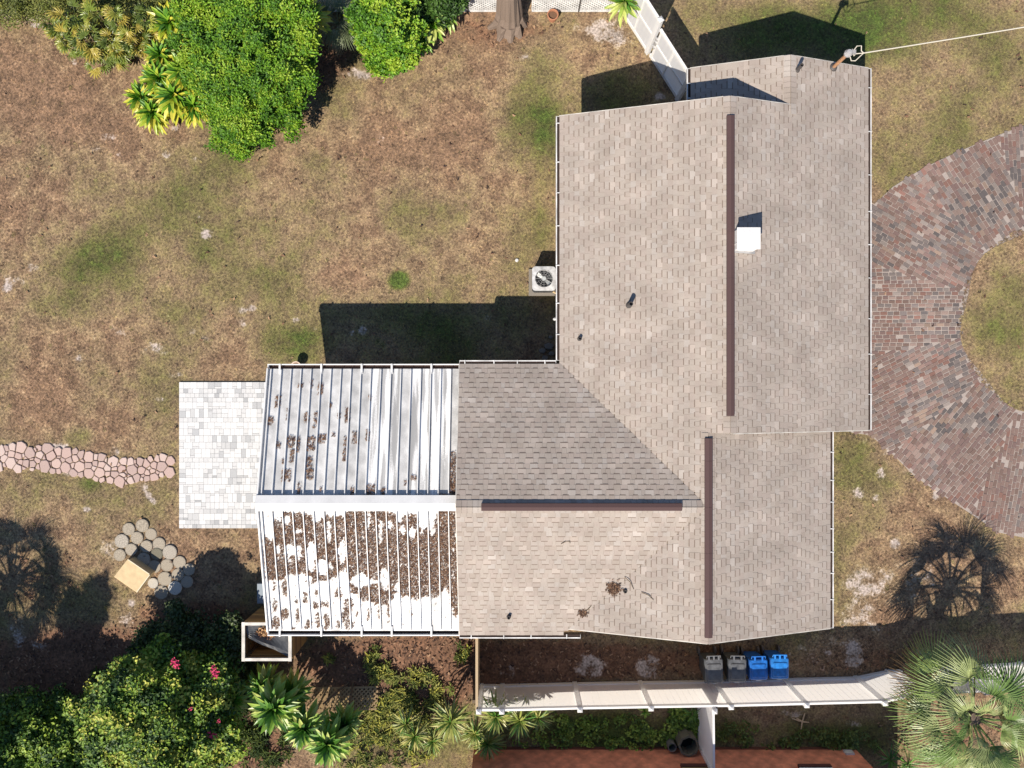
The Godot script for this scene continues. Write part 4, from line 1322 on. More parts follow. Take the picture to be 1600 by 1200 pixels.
	g.tube([c + Vector3(0.3, 0.2, 0.33), c + Vector3(0.42, 0.28, 0.42), c + Vector3(0.75, 0.3, 0.46)], [0.03], 6)
	put(g.mesh(M.cream, false), "refrigerant_line", null, o)
	# cream box on the stepping stones
	var q := [Vector2(315, 665), Vector2(600, 860), Vector2(430, 1090), Vector2(140, 890)]
	var mid := Vector3.ZERO
	var cs := []
	for p in q:
		var s := at(160 + p.x / 8.0, 790 + p.y / 8.0, 0.44)
		s.y = 0
		cs.append(s)
		mid += s / 4
	o = thing("storage_box", "cream lidded storage box standing at the round stepping stones", "box", mid)
	g = G.new()
	var pr := PackedVector2Array()
	for s in cs: pr.append(Vector2(s.x, s.z))
	g.prism(pr, 0.385, 0.44, 0.014)
	put(g.mesh(M.cream, false), "lid", null, o)
	g = G.new()
	var pi := PackedVector2Array()
	for s in pr: pi.append(Vector2(mid.x, mid.z).lerp(s, 0.94))
	g.prism(pi, 0.02, 0.384)
	put(g.mesh(M.cream, false), "body", null, o)
	for k in 2:
		var a: Vector3 = cs[k].lerp(mid, 0.02)
		var b: Vector3 = cs[k + 1].lerp(mid, 0.02)
		var d := (b - a).normalized()
		bx(o, "rim", (a + b) / 2 + Vector3(0, 0.447, 0), Vector3((b - a).length() - 0.03, 0.02, 0.025), mat(pc(245, 232, 205), 0.5), Basis(d, Vector3.UP, d.cross(Vector3.UP)))
	# board pen with a white rim, half under the patio roof
	var hgt := 1.8
	var n0 := at(378, 972, hgt)
	var n1 := at(456, 1033, hgt)
	o = thing("board_pen", "wooden board enclosure with white rim at the patio roof corner", "enclosure", Vector3((n0.x + n1.x) / 2, 0, (n0.z + n1.z) / 2))
	var boards := [mat(pc(214, 172, 104), 0.85, "grain", 2.5), mat(pc(196, 152, 92), 0.85, "grain", 2.0), mat(pc(182, 142, 90), 0.9, "speck", 2.0)]
	for k in 11:
		var y := 0.12 + k * 0.152
		var m: Material = boards[rng.randi() % 3]
		for s in 2:
			bx(o, "board", Vector3((n0.x + n1.x) / 2, y, n0.z + 0.03 if s == 0 else n1.z - 0.03), Vector3(n1.x - n0.x - 0.06, 0.135, 0.02), boards[rng.randi() % 3])
			bx(o, "board", Vector3(n0.x + 0.02 if s == 0 else n1.x - 0.02, y, (n0.z + n1.z) / 2), Vector3(0.02, 0.135, n1.z - n0.z - 0.09), m)
	for xx in [n0.x + 0.07, n1.x - 0.07]:
		for zz in [n0.z + 0.08, n1.z - 0.08]: bx(o, "post", Vector3(xx, 0.9, zz), Vector3(0.075, 1.74, 0.075), M.oldwood)
	for s in 2:
		bx(o, "rim", Vector3((n0.x + n1.x) / 2, hgt, n0.z + 0.05 if s == 0 else n1.z - 0.05), Vector3(n1.x - n0.x - 0.19, 0.035, 0.085), M.trim)
		bx(o, "rim", Vector3(n0.x + 0.045 if s == 0 else n1.x - 0.05, hgt + 0.003, (n0.z + n1.z) / 2), Vector3(0.095, 0.035, n1.z - n0.z), M.trim)
	g = G.new()   # a dark sheet hangs across the northern half, sagging
	var e := 8
	for k in e:
		for j in e:
			var quad := []
			for w in [[k, j], [k + 1, j], [k + 1, j + 1], [k, j + 1]]:
				var u: float = w[0] / float(e)
				var v: float = w[1] / float(e)
				var far := lerpf(0.42, 0.93, u)
				quad.append(Vector3(lerpf(n0.x + 0.1, n1.x - 0.1, u), 1.7 - 0.22 * sin(PI * u) * sin(PI * minf(v + 0.1, 1)) + 0.03 * sin(u * 9.0 + v * 5.0), lerpf(n0.z + 0.1, lerpf(n0.z, n1.z, far), v)))
			g.quad(quad[0], quad[1], quad[2], quad[3])
	put(g.mesh(mat(Color(0.095, 0.1, 0.108), 0.42, "stain", 1.5), false), "tarpaulin", null, o)
	var xf := []
	var cols := []
	for k in 150:
		var p := Vector3(lerpf(n0.x, n1.x, 0.42) + rng.randfn(0, 0.14), 1.55 + rng.randf() * 0.08, lerpf(n0.z, n1.z, 0.33) + rng.randfn(0, 0.07))
		xf.append(Transform3D(toward(rand_dir()), p))
		cols.append(pc(225, 180, 130) if rng.randf() < 0.6 else pc(150, 105, 75))
	tag(scatter(chip_mesh(), xf, cols, "leaf_heap", M.litter), "dry leaf heap on the dark sheet of the board enclosure", "leaf litter", "", "stuff")
	var pk := at(405, 1022, 1.1)
	tag(bx(self, "plank", pk, Vector3(0.5, 0.03, 0.12), M.oldwood), "short plank inside the open end of the board enclosure", "plank")
	bx(o, "cross_piece", pk - Vector3(0, 0.035, 0), Vector3(n1.x - n0.x - 0.2, 0.04, 0.04), M.oldwood).position.x = 0.0
	# pots
	pot(at(863, 30), 0.165, 0.3, M.terracotta, "terracotta pot of dry soil in front of the white lattice", "terracotta_pot")
	pot(at(467, 573), 0.15, 0.34, mat(pc(238, 215, 195), 0.6), "pale round pot peeping out from under the patio gutter", "plant_pot")
	tub(at(412, 928, 0.5))
	var cap := G.new()
	cap.lathe(at(807.5, 407), [Vector2(0, 0.055), Vector2(0.02, 0.055), Vector2(0.022, 0.05), Vector2(0.05, 0.05), Vector2(0.055, 0.0)], 16)
	tag(put(cap.mesh(M.white, false), "sprinkler_cap", null), "small round white cap in the lawn left of the air conditioner", "pipe cap")
	# concrete octagon planter, a pipe beside it and a slab
	var oc := at(1075, 1163, 0.5)
	oc.y = 0
	g = G.new()
	g.lathe(oc, [Vector2(0.31, 0), Vector2(0.33, 0.62), Vector2(0.265, 0.62), Vector2(0.25, 0.12), Vector2(0, 0.12)], 8)
	var oo := thing("planter", "empty eight sided concrete planter against the white fence", "planter", oc)
	put(g.mesh(mat(pc(150, 146, 128), 0.95, "speck", 2.0), false), "bowl", null, oo)
	g = G.new()
	g.lathe(oc, [Vector2(0, 0.16), Vector2(0.255, 0.16)], 8)
	put(g.mesh(M.dark, false), "soil", null, oo)
	g = G.new()
	var pp := at(1050, 1167, 0.4)
	pp.y = 0
	g.lathe(pp, [Vector2(0.13, 0), Vector2(0.135, 0.45), Vector2(0.112, 0.45), Vector2(0.11, 0.03), Vector2(0, 0.03)], 18)
	tag(put(g.mesh(mat(pc(140, 140, 138), 0.9, "grain", 3.0), false), "concrete_pipe", null), "upright grey pipe end left of the eight sided planter", "pipe")
	g = G.new()
	var sl := PackedVector2Array()
	for w in [[1068, 1178], [1098, 1178], [1099, 1183], [1094, 1187], [1080, 1187]]:
		var s := at(w[0], w[1])
		sl.append(Vector2(s.x, s.z))
	g.prism(sl, -0.02, 0.06, 0.01)
	tag(put(g.mesh(mat(pc(165, 162, 158), 0.9, "speck", 2.0), false), "concrete_slab", null), "grey slab on the ground below the eight sided planter", "slab")
	# rubble in the shaded corner by the house
	var k := 0
	for s in [[858, 541, 8], [848, 548, 6], [862, 553, 5], [861, 527, 4], [852, 560, 6]]:
		var p := at(s[0], s[1])
		var poly := PackedVector2Array()
		for j in 7:
			var w := TAU * j / 7 + rng.randf_range(-0.2, 0.2)
			poly.append(Vector2(p.x, p.z) + Vector2(cos(w), sin(w) * 0.8) * s[2] / 49.57 * rng.randf_range(0.8, 1.1))
		g = G.new()
		g.prism(poly, -0.02, 0.09, 0.02)
		tag(put(g.mesh(M.concrete, false), "stone", null), "grey stone in the shade by the house wall, " + ["largest of the five", "left of the largest", "just below the largest", "topmost of the five", "lowest of the five"][k], "stone", "stones in the shaded house corner")
		k += 1
	# a fallen branch on the weedy strip
	g = G.new()
	for b in [[[1256, 1113], [1252, 1127], [1249, 1145]], [[1236, 1121], [1252, 1126], [1263, 1127]], [[1252, 1126], [1243, 1120]]]:
		var pth := []
		for w in b: pth.append(at(w[0], w[1]) + Vector3(0, 0.07, 0))
		g.tube(pth, [0.02] if pth.size() < 3 else [0.018, 0.024, 0.012], 6)
	tag(put(g.mesh(mat(pc(225, 200, 165), 0.9), false), "branch", null), "bare forked branch lying on the grass below the white fence", "branch")

func pot(p: Vector3, r: float, h: float, m: Material, label: String, called: String) -> void:
	var o := thing(called, label, "pot", p)
	var g := G.new()
	g.lathe(p, [Vector2(r * 0.68, 0), Vector2(r * 0.95, h * 0.8), Vector2(r * 1.05, h * 0.8), Vector2(r * 1.07, h), Vector2(r * 0.87, h), Vector2(r * 0.84, h * 0.72), Vector2(0, h * 0.72)], 26)
	put(g.mesh(m, false), "vessel", null, o)
	g = G.new()
	g.lathe(p, [Vector2(0, h * 0.76), Vector2(r * 0.845, h * 0.74)], 20)
	put(g.mesh(mat(pc(150, 115, 90), 0.95, "speck", 4.0), false), "soil", null, o)

func tub(p: Vector3) -> void:
	p.y = 0
	var o := thing("plastic_tub", "grey blue plastic tub under the patio roof's left edge", "tub", p)
	var g := G.new()
	g.frustum(p, Vector2(0.34, 0.5), Vector2(0.42, 0.6), 0.42)
	put(g.mesh(mat(pc(120, 140, 160), 0.5), false), "body", null, o)
	g = G.new()
	g.frustum(p + Vector3(0, 0.42, 0), Vector2(0.46, 0.64), Vector2(0.42, 0.6), 0.05)
	put(g.mesh(mat(pc(150, 165, 180), 0.4), false), "lid", null, o)

# ---------------------------------------------------------------- plants

func leaf_mesh(wide: float, droop: float, fold: float, segs := 5) -> ArrayMesh:   # a blade of length 1 along z
	var g := G.new()
	var last := []
	for k in segs + 1:
		var s := k / float(segs)
		var w := wide * 0.5 * pow(maxf(sin(PI * (0.10 + 0.90 * s)), 0.0), 0.75)
		var c := Vector3(0, -droop * s * s, s * (1.0 - 0.25 * droop * s))
		var up := Vector3(0, fold * w, 0)
		var now := [c - Vector3(w, 0, 0) + up, c, c + Vector3(w, 0, 0) + up]
		if k > 0:
			g.quad(last[0], last[1], now[1], now[0])
			g.quad(last[1], last[2], now[2], now[1])
		last = now
	return g.mesh(null, false)

func fan_mesh(n: int, spread: float, stalk: float, droop: float, wide: float) -> ArrayMesh:   # a palm fan on its stalk, length 1 along z
	var g := G.new()
	g.tube([Vector3.ZERO, Vector3(0, 0.03, stalk * 0.5), Vector3(0, 0, stalk)], [0.016, 0.013, 0.01], 4, false)
	var o := Vector3(0, 0, stalk)
	for k in n:
		var a := lerpf(-spread, spread, k / float(n - 1)) + rng.randf_range(-0.03, 0.03)
		var l := (1.0 - stalk) * (0.76 + 0.24 * cos(a)) * rng.randf_range(0.9, 1.05)
		var dir := Vector3(sin(a), 0, cos(a))
		var side := Vector3(cos(a), 0, -sin(a))
		var lift := 0.10 * absf(sin(a)) * (1.0 - stalk)   # the sides of the fan fold up about the rib
		var last := []
		for j in 5:
			var s := j / 4.0
			var w: float = [0.004, wide * 0.8, wide, wide * 0.7, 0.002][j]
			var c := o + dir * l * s * (1.0 - 0.12 * s) + Vector3(0, lift * sin(PI * s * 0.7) - droop * s * s * s * l - 0.10 * cos(a) * s * s, 0)
			var now := [c - side * w + Vector3(0, w * 0.6, 0), c, c + side * w + Vector3(0, w * 0.6, 0)]
			if j > 0:
				g.quad(last[0], last[1], now[1], now[0])
				g.quad(last[1], last[2], now[2], now[1])
			last = now
	return g.mesh(null, false)

func cluster_mesh(n: int, l: float, wide: float, r: float) -> ArrayMesh:   # a twig's worth of small leaves
	var g := G.new()
	for k in n:
		var d := rand_dir()
		d.y = absf(d.y) * 0.5 + 0.05
		d = d.normalized()
		var o := Vector3(rng.randf_range(-r, r), rng.randf_range(-r, r) * 0.6, rng.randf_range(-r, r))
		var s := d.cross(Vector3.UP.lerp(rand_dir(), 0.35)).normalized() * wide * l
		var ll := l * rng.randf_range(0.75, 1.2)
		var up := Vector3(0, l * 0.10, 0)
		g.col = Color.WHITE.darkened(rng.randf_range(0.0, 0.25))
		g.tri(o, o + d * ll * 0.5 + s + up, o + d * ll)
		g.tri(o, o + d * ll, o + d * ll * 0.5 - s + up)
	return g.mesh()

func leafy(c: Color, rough := 0.42, through := 0.45) -> StandardMaterial3D:
	var m := mat(c, rough)
	m.cull_mode = BaseMaterial3D.CULL_DISABLED
	var top := maxf(c.r, maxf(c.g, c.b))
	m.backlight_enabled = through > 0.0
	m.backlight = Color(c.r, c.g, c.b) * (minf(top * 1.5, through) / top)
	return m

func rosette(called: String, label: String, category: String, group: String, px: float, py: float, h: float, reach: float, n: int, meshes: Array, inner: Array, outer: Array, stem: Material) -> Node3D:
	var c := at(px, py, h)
	var base := Vector3(c.x + rng.randf_range(-0.06, 0.06), 0, c.z + rng.randf_range(-0.06, 0.06))
	var o := thing(called, label, category, base, group)
	var g := G.new()
	g.tube([base, base.lerp(c, 0.5) + Vector3(0.02, 0, 0.02), c], [0.04, 0.032, 0.026], 7)
	put(g.mesh(null, false), "stem", stem, o)
	for k in n:
		var f := k / float(n - 1)                         # 0 innermost and uppermost, 1 outermost
		var a := k * 2.39996 + rng.randf_range(-0.25, 0.25)
		var el := lerpf(1.35, -0.12, pow(f, 0.8)) + rng.randf_range(-0.12, 0.12)
		var d := Vector3(cos(a) * cos(el), sin(el), sin(a) * cos(el))
		var l := reach * lerpf(0.62, 1.08, pow(f, 0.6)) * rng.randf_range(0.88, 1.1)
		var set := inner if rng.randf() > f * 1.5 else outer
		var b := toward(d, rng.randf_range(-0.35, 0.35))
		put(meshes[rng.randi() % meshes.size()], "leaf", set[rng.randi() % set.size()], o, Transform3D(b * Basis.from_scale(Vector3(l, l, l)), c - Vector3(0, 0.28 * h * f * 0.6, 0)))
	return o

func crown(o: Node3D, lobes: Array, density: float, me: Mesh, tones: Array, holes: float, sd: int, called := "crown") -> void:
	# lobes: [px, py, height of the middle, radius across, radius up], in pixels of the picture and metres
	var ns := noise(1.5, 3, sd)
	var xf := []
	var cols := []
	var all := []
	for q in lobes:
		all.append([at(q[0], q[1], q[2]), q[3], q[4]])
		for k in int(4 + q[3] * 7):   # sprigs that break the outline
			var d := rand_dir()
			d.y = absf(d.y) * 0.7
			var w: float = q[3] * 0.08 + rng.randf_range(0.08, 0.16)
			all.append([all[-1 - k][0] + d.normalized() * Vector3(q[3], q[4], q[3]) * rng.randf_range(0.95, 1.22), w, w])
	for e in all:
		var c: Vector3 = e[0]
		var q := [0, 0, 0, e[1], e[2]]
		var count := int(density * q[3] * (q[3] + q[4]) * 6.0)
		for k in count:
			var d := rand_dir()
			if d.y < -0.45: d.y = -d.y
			var rad := pow(rng.randf(), 0.3)
			var p := c + d * Vector3(q[3], q[4], q[3]) * rad * (1.0 + 0.45 * ns.get_noise_3dv(c + d * 1.6))
			if p.y < 0.06: continue
			if ns.get_noise_3dv(p * 1.4) * 0.7 + ns.get_noise_3dv(p * 3.7 + Vector3(9, 9, 9)) * 0.5 < holes: continue
			xf.append(Transform3D(Basis(Vector3.UP, rng.randf() * TAU) * Basis(Vector3.RIGHT, rng.randf_range(-0.6, 0.6)) * Basis.from_scale(Vector3.ONE * rng.randf_range(0.75, 1.2)), p))
			var t: Color = tones[clampi(int((ns.get_noise_3dv(p * 0.9) * 0.9 + 0.5 + rng.randf_range(-0.3, 0.3)) * tones.size()), 0, tones.size() - 1)]
			cols.append(t)
	tag(scatter(me, xf, cols, called, M.leaf, o), "", "", "", "stuff")

func wood(o: Node3D, base: Vector3, tips: Array, r: float, m: Material) -> void:   # a short trunk with limbs to the tips
	var fork := base + Vector3(0, 0, 0)
	for t in tips: fork += (t - base) * 0.3 / tips.size()
	fork.y = base.y + 0.45 * (tips[0].y - base.y)
	var g := G.new()
	g.tube([base, base.lerp(fork, 0.5) + Vector3(0.04, 0, -0.03), fork], [r * 1.25, r, r * 0.8], 9, true, 0.08, rng)
	put(g.mesh(null, false), "trunk", m, o)
	for t in tips:
		g = G.new()
		g.tube([fork, fork.lerp(t, 0.5) + Vector3(rng.randf_range(-0.1, 0.1), 0.1, rng.randf_range(-0.1, 0.1)), t], [r * 0.65, r * 0.4, r * 0.15], 7, true, 0.06, rng)
		put(g.mesh(null, false), "limb", m, o)

func fan_palm(o: Node3D, base: Vector3, top: Vector3, n: int, size: float, fans: Array, live: Array, dead: Array, r: float) -> void:
	var g := G.new()
	var path := []
	var rad := []
	for k in 15:
		var s := k / 14.0
		path.append(base.lerp(top, s))
		rad.append(r * (1.25 - 0.3 * s))
	g.tube(path, rad, 11, true, 0.12, rng)
	put(g.mesh(null, false), "trunk", M.bark, o)
	var bo := G.new()
	for k in 46:   # the cut bases of old fronds
		var s := 0.25 + 0.72 * k / 46.0
		var a := k * 2.4
		var d := Vector3(cos(a), 0.8, sin(a)).normalized()
		var p := base.lerp(top, s) + Vector3(cos(a), 0, sin(a)) * r * 0.95
		bo.box(p + d * 0.1, Vector3(0.06, 0.025, 0.26), toward(d))
	put(bo.mesh(null, false), "frond_stubs", M.oldwood, o)
	for k in n:
		var f := k / float(n - 1)
		var a := k * 2.39996 + rng.randf_range(-0.4, 0.4)
		var el := lerpf(1.25, -0.55, pow(f, 0.85)) + rng.randf_range(-0.12, 0.12)
		var d := Vector3(cos(a) * cos(el), sin(el), sin(a) * cos(el))
		var l := size * lerpf(0.55, 1.05, minf(f * 2.2, 1.0)) * rng.randf_range(0.85, 1.12)
		var m: Material = live[rng.randi() % live.size()]
		if f > 0.86: m = dead[rng.randi() % dead.size()]
		put(fans[rng.randi() % fans.size()], "frond", m, o, Transform3D(toward(d, rng.randf_range(-0.5, 0.5)) * Basis.from_scale(Vector3(l, l, l)), top + Vector3(cos(a), 0, sin(a)) * r * 0.6 - Vector3(0, 0.3 * f, 0)))

func plants() -> void:
	var broad := [leaf_mesh(0.24, 0.3, 0.5), leaf_mesh(0.21, 0.5, 0.4), leaf_mesh(0.26, 0.18, 0.6)]
	var narrow := [leaf_mesh(0.09, 0.35, 0.5), leaf_mesh(0.10, 0.15, 0.6), leaf_mesh(0.08, 0.6, 0.4)]
	var stem := mat(pc(140, 125, 100), 0.9)
	var lime := [leafy(pc(110, 160, 46)), leafy(pc(140, 180, 52)), leafy(pc(84, 138, 44))]
	var yellow := [leafy(pc(222, 216, 84)), leafy(pc(206, 206, 70)), leafy(pc(176, 194, 62))]
	var deep := [leafy(pc(84, 132, 48)), leafy(pc(104, 152, 54)), leafy(pc(66, 112, 42))]
	var fresh := [leafy(pc(168, 196, 90)), leafy(pc(136, 176, 66)), leafy(pc(200, 212, 118))]
	var stripe := [leafy(pc(196, 192, 120)), leafy(pc(170, 176, 96)), leafy(pc(140, 156, 78))]
	var k := 0
	# yellow green rosette plants at the big green tree
	for r in [[264, 36, 1.3, 0.62, "by the olive palm hedge, topmost left of the big tree"], [250, 86, 1.1, 0.5, "half shaded, below the topmost one left of the big tree"], [288, 112, 1.5, 0.62, "tucked against the big tree's left edge"], [248, 124, 1.1, 0.56, "on the lawn side in the middle of the clump"], [272, 150, 1.25, 0.6, "in the middle of the clump, very yellow"], [302, 166, 1.1, 0.52, "at the lower right of the clump beside the tree"], [222, 154, 0.9, 0.52, "at the far left of the clump"], [238, 176, 0.85, 0.52, "lowest of the clump on the lawn"]]:
		rosette("rosette_plant", "yellow green rosette plant " + r[4], "plant", "yellow green rosette plants", r[0], r[1], r[2], r[3] * 1.22, 84, broad, lime, yellow, stem)
	rosette("rosette_plant", "tall lime rosette plant alone between the big tree and the dark palm", "plant", "yellow green rosette plants", 481, 24, 2.0, 0.68, 50, broad, lime, yellow, stem)
	for r in [[676, 38, 1.1, 0.5, "right of the rounded bush at the lattice"], [657, 62, 0.9, 0.42, "small, in front of the other beside the rounded bush"], [698, 22, 0.9, 0.45, "touching the white lattice beside the rounded bush"], [975, 2, 1.6, 0.5, "between lattice and white fence at the top edge"]]:
		rosette("leafy_plant", "bright green long leafed plant " + r[4], "plant", "long leafed plants at the lattice", r[0], r[1], r[2], r[3] * 1.1, 42, broad, lime, fresh, stem)
	# green rosettes along the lower edge
	for r in [[428, 1108, 1.9, 0.72, "largest, left below the board enclosure"], [474, 1138, 1.6, 0.62, "between the largest and the lowest one"], [512, 1163, 1.7, 0.66, "lowest one at the bottom edge"], [412, 1076, 1.2, 0.6, "in the shade just below the board enclosure"], [456, 1082, 1.2, 0.52, "shaded, left of the tan lattice"], [538, 1132, 1.1, 0.5, "shaded, right of the others"], [362, 1095, 1.3, 0.5, "at the flowering bush's right side"]]:
		rosette("green_rosette_plant", "dark green rosette plant with pale lower leaves, " + r[4], "plant", "green rosette plants along the lower edge", r[0], r[1], r[2], r[3] * 1.16, 84, broad, deep, fresh, stem)
	for r in [[704, 1128, 1.5, 0.62, "left of the wooden fence end"], [742, 1146, 1.2, 0.5, "lower, at the end of the white fence"], [775, 1120, 1.5, 0.6, "right at the white fence's left end"], [812, 1126, 1.4, 0.6, "second from the right at the white fence"], [840, 1122, 1.2, 0.48, "rightmost below the white fence"], [762, 1162, 1.0, 0.55, "lowest, above the red wall"], [648, 1150, 0.9, 0.5, "far left on the sandy bank"], [676, 1158, 0.8, 0.45, "low on the sandy bank"], [634, 1132, 0.8, 0.45, "pale, beside the weedy bank"]]:
		rosette("striped_plant", "narrow leafed cream striped plant " + r[4], "plant", "striped plants along the lower edge", r[0], r[1], r[2], r[3] * 1.15, 70, narrow, stripe.slice(1) + deep.slice(0, 1), stripe, stem)
	rosette("small_plant", "single yellow green plant in front of the white fence", "plant", "", 1008, 1112, 0.5, 0.26, 20, broad, lime, fresh, stem)
	for r in [[1392, 1188, 0.7, 0.5, "at the red wall's corner"], [1420, 1196, 0.8, 0.5, "between the red wall and the palm"], [1082, 1118, 0.7, 0.32, "climbing at the short white fence"]]:
		rosette("spiky_plant", "dark spiky green plant " + r[4], "plant", "spiky plants by the red wall", r[0], r[1], r[2], r[3], 28, narrow, deep, deep, stem)
	# olive palm hedge
	var little := [fan_mesh(8, 1.5, 0.35, 0.15, 0.05), fan_mesh(7, 1.3, 0.4, 0.3, 0.05)]
	var olive := [leafy(pc(124, 142, 56)), leafy(pc(156, 160, 66)), leafy(pc(98, 116, 48)), leafy(pc(188, 174, 80))]
	k = 0
	for r in [[110, 30, 1.2], [150, 22, 1.5], [192, 30, 1.6], [228, 30, 1.4], [108, 66, 0.9], [140, 62, 1.2], [172, 66, 1.2], [206, 60, 1.3], [236, 62, 1.0], [148, 86, 0.8], [182, 78, 0.9], [92, 48, 0.7]]:
		var c := at(r[0], r[1], r[2])
		var b := Vector3(c.x, 0, c.z)
		var o := thing("hedge_palm", "olive and yellow fan leafed palm clump, " + ["upper left of the hedge", "top of the hedge, second clump", "top of the hedge, third clump", "upper right of the hedge", "left edge of the hedge", "front left of the hedge", "middle of the hedge", "right of the middle of the hedge", "right edge of the hedge by the rosettes", "lowest point of the hedge", "front right of the hedge", "leftmost tip of the hedge"][k], "palm", b, "fan leafed palms of the olive hedge")
		var g := G.new()
		for s in 3: g.tube([b + Vector3(rng.randf_range(-0.1, 0.1), 0, rng.randf_range(-0.1, 0.1)), c + Vector3(rng.randf_range(-0.2, 0.2), 0, rng.randf_range(-0.2, 0.2))], [0.018], 5)
		put(g.mesh(null, false), "stems", stem, o)
		for q in 26:
			var a := q * 2.4
			var el := rng.randf_range(-0.3, 1.0)
			var d := Vector3(cos(a) * cos(el), sin(el), sin(a) * cos(el))
			var l := rng.randf_range(0.38, 0.55)
			put(little[q % 2], "frond", olive[rng.randi() % 4], o, Transform3D(toward(d, rng.randf_range(-0.4, 0.4)) * Basis.from_scale(Vector3(l, l, l)), c + Vector3(rng.randf_range(-0.2, 0.2), rng.randf_range(-0.5, 0.1) * r[2], rng.randf_range(-0.2, 0.2))))
		k += 1
	# dark young palm between the two bushes
	var fe := [fan_mesh(20, 1.3, 0.42, 0.3, 0.013), fan_mesh(18, 1.1, 0.4, 0.5, 0.013)]
	var grey := [leafy(pc(112, 126, 92)), leafy(pc(134, 146, 110))]
	var fp := at(528, 38, 1.3)
	var pb := Vector3(fp.x, 0, fp.z)
	var po := thing("young_palm", "grey green young palm in the gap between the two bushes", "palm", pb)
	var pg := G.new()
	pg.tube([pb, fp], [0.09, 0.07], 8, true, 0.1, rng)
	put(pg.mesh(null, false), "trunk", M.bark, po)
	for q in 14:
		var a := q * 2.4 + 0.5
		var el := lerpf(1.0, -0.1, q / 13.0)
		put(fe[q % 2], "frond", grey[q % 2], po, Transform3D(toward(Vector3(cos(a) * cos(el), sin(el), sin(a) * cos(el))) * Basis.from_scale(Vector3.ONE * rng.randf_range(0.8, 1.1)), fp))
	# big bright green tree
	var small := cluster_mesh(9, 0.085, 0.26, 0.11)
	var green := [pc(78, 130, 26), pc(106, 162, 30), pc(138, 188, 36), pc(172, 206, 56)]
	var tb := at(385, 100)
	var o := thing("big_tree", "big bright green small leafed tree at the top left", "tree", Vector3(tb.x, 0, tb.z))
	wood(o, Vector3(tb.x, 0, tb.z), [at(390, 60, 2.2), at(340, 95, 2.0), at(430, 120, 2.0), at(390, 180, 1.3), at(430, 30, 2.2)], 0.12, M.bark)
	crown(o, [[395, 40, 2.3, 1.15, 0.9], [335, 70, 2.0, 0.85, 0.8], [425, 108, 2.3, 1.05, 0.8], [365, 125, 1.9, 0.95, 0.8], [388, 172, 1.3, 0.85, 0.8], [362, 210, 0.8, 0.5, 0.55], [435, 165, 1.2, 0.6, 0.6], [440, 45, 2.1, 0.8, 0.8], [330, 20, 2.2, 0.8, 0.8], [345, 165, 1.1, 0.5, 0.6], [474, 72, 2.5, 0.42, 0.4], [470, 128, 2.2, 0.4, 0.4], [455, 20, 2.7, 0.6, 0.5], [405, 205, 1.0, 0.4, 0.4], [310, 120, 1.6, 0.42, 0.4], [452, 190, 0.9, 0.35, 0.35], [378, 232, 0.6, 0.28, 0.3]], 150, small, green, -0.07, 91)
	o = thing("round_bush", "rounded bright green bush in front of the white lattice", "bush", at(606, 70))
	wood(o, at(606, 62), [at(606, 40, 1.4), at(590, 60, 1.2), at(625, 70, 1.1)], 0.06, M.bark)
	crown(o, [[606, 46, 1.5, 0.86, 0.7], [606, 78, 0.9, 0.7, 0.6], [598, 10, 1.8, 0.8, 0.7], [622, 62, 1.1, 0.6, 0.6], [585, 55, 1.2, 0.5, 0.6]], 190, cluster_mesh(8, 0.10, 0.32, 0.11), green, -0.22, 17)
	o = thing("dark_bush", "dark green bush between the rounded bush and the long leafed plants", "bush", at(650, 25))
	crown(o, [[650, 22, 1.0, 0.5, 0.6], [690, 6, 1.2, 0.5, 0.5]], 150, cluster_mesh(7, 0.12, 0.3, 0.12), deep_tones(), -0.3, 18)
	# hedge beyond the back fence
	o = thing("back_hedge", "mossy green hedge behind the lattice along the top left edge", "hedge", at(130, -20))
	crown(o, [[20, 0, 0.5, 0.8, 0.4], [80, 0, 0.6, 0.8, 0.4], [150, -6, 0.7, 0.9, 0.5], [220, -6, 0.8, 0.8, 0.5], [290, -16, 1.0, 0.8, 0.6], [-30, 4, 0.5, 0.7, 0.4]], 130, cluster_mesh(8, 0.07, 0.25, 0.12), [pc(120, 132, 52), pc(146, 150, 70), pc(104, 116, 44)], -0.3, 19)
	# flowering bush and its neighbour at the lower left
	var mixed := [pc(60, 96, 36), pc(92, 132, 40), pc(128, 164, 46), pc(162, 190, 58), pc(204, 208, 88)]
	tb = at(235, 1075)
	var med := cluster_mesh(8, 0.105, 0.33, 0.13)
	o = thing("flowering_bush", "large bushy green shrub with pink flowers at the lower left", "bush", tb)
	wood(o, tb, [at(240, 1100, 2.2), at(190, 1110, 2.0), at(300, 1080, 2.0), at(300, 1140, 1.8), at(215, 1160, 2.0)], 0.1, M.bark)
	crown(o, [[205, 1095, 2.5, 1.05, 0.85], [250, 1150, 2.4, 1.2, 0.8], [170, 1120, 2.1, 0.8, 0.8], [300, 1100, 1.9, 1.05, 0.8], [330, 1150, 1.6, 0.9, 0.7], [262, 1048, 1.9, 0.75, 0.7], [225, 1048, 1.6, 0.6, 0.6], [330, 1060, 1.3, 0.8, 0.6], [190, 1180, 2.2, 0.9, 0.7]], 135, med, mixed, -0.05, 23)
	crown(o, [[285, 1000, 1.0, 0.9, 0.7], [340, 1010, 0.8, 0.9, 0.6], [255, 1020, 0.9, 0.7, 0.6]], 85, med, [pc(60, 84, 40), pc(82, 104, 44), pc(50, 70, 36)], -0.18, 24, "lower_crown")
	var fl := cluster_mesh(14, 0.06, 0.4, 0.06)
	var pink := mat(pc(238, 62, 120), 0.7)
	pink.cull_mode = BaseMaterial3D.CULL_DISABLED
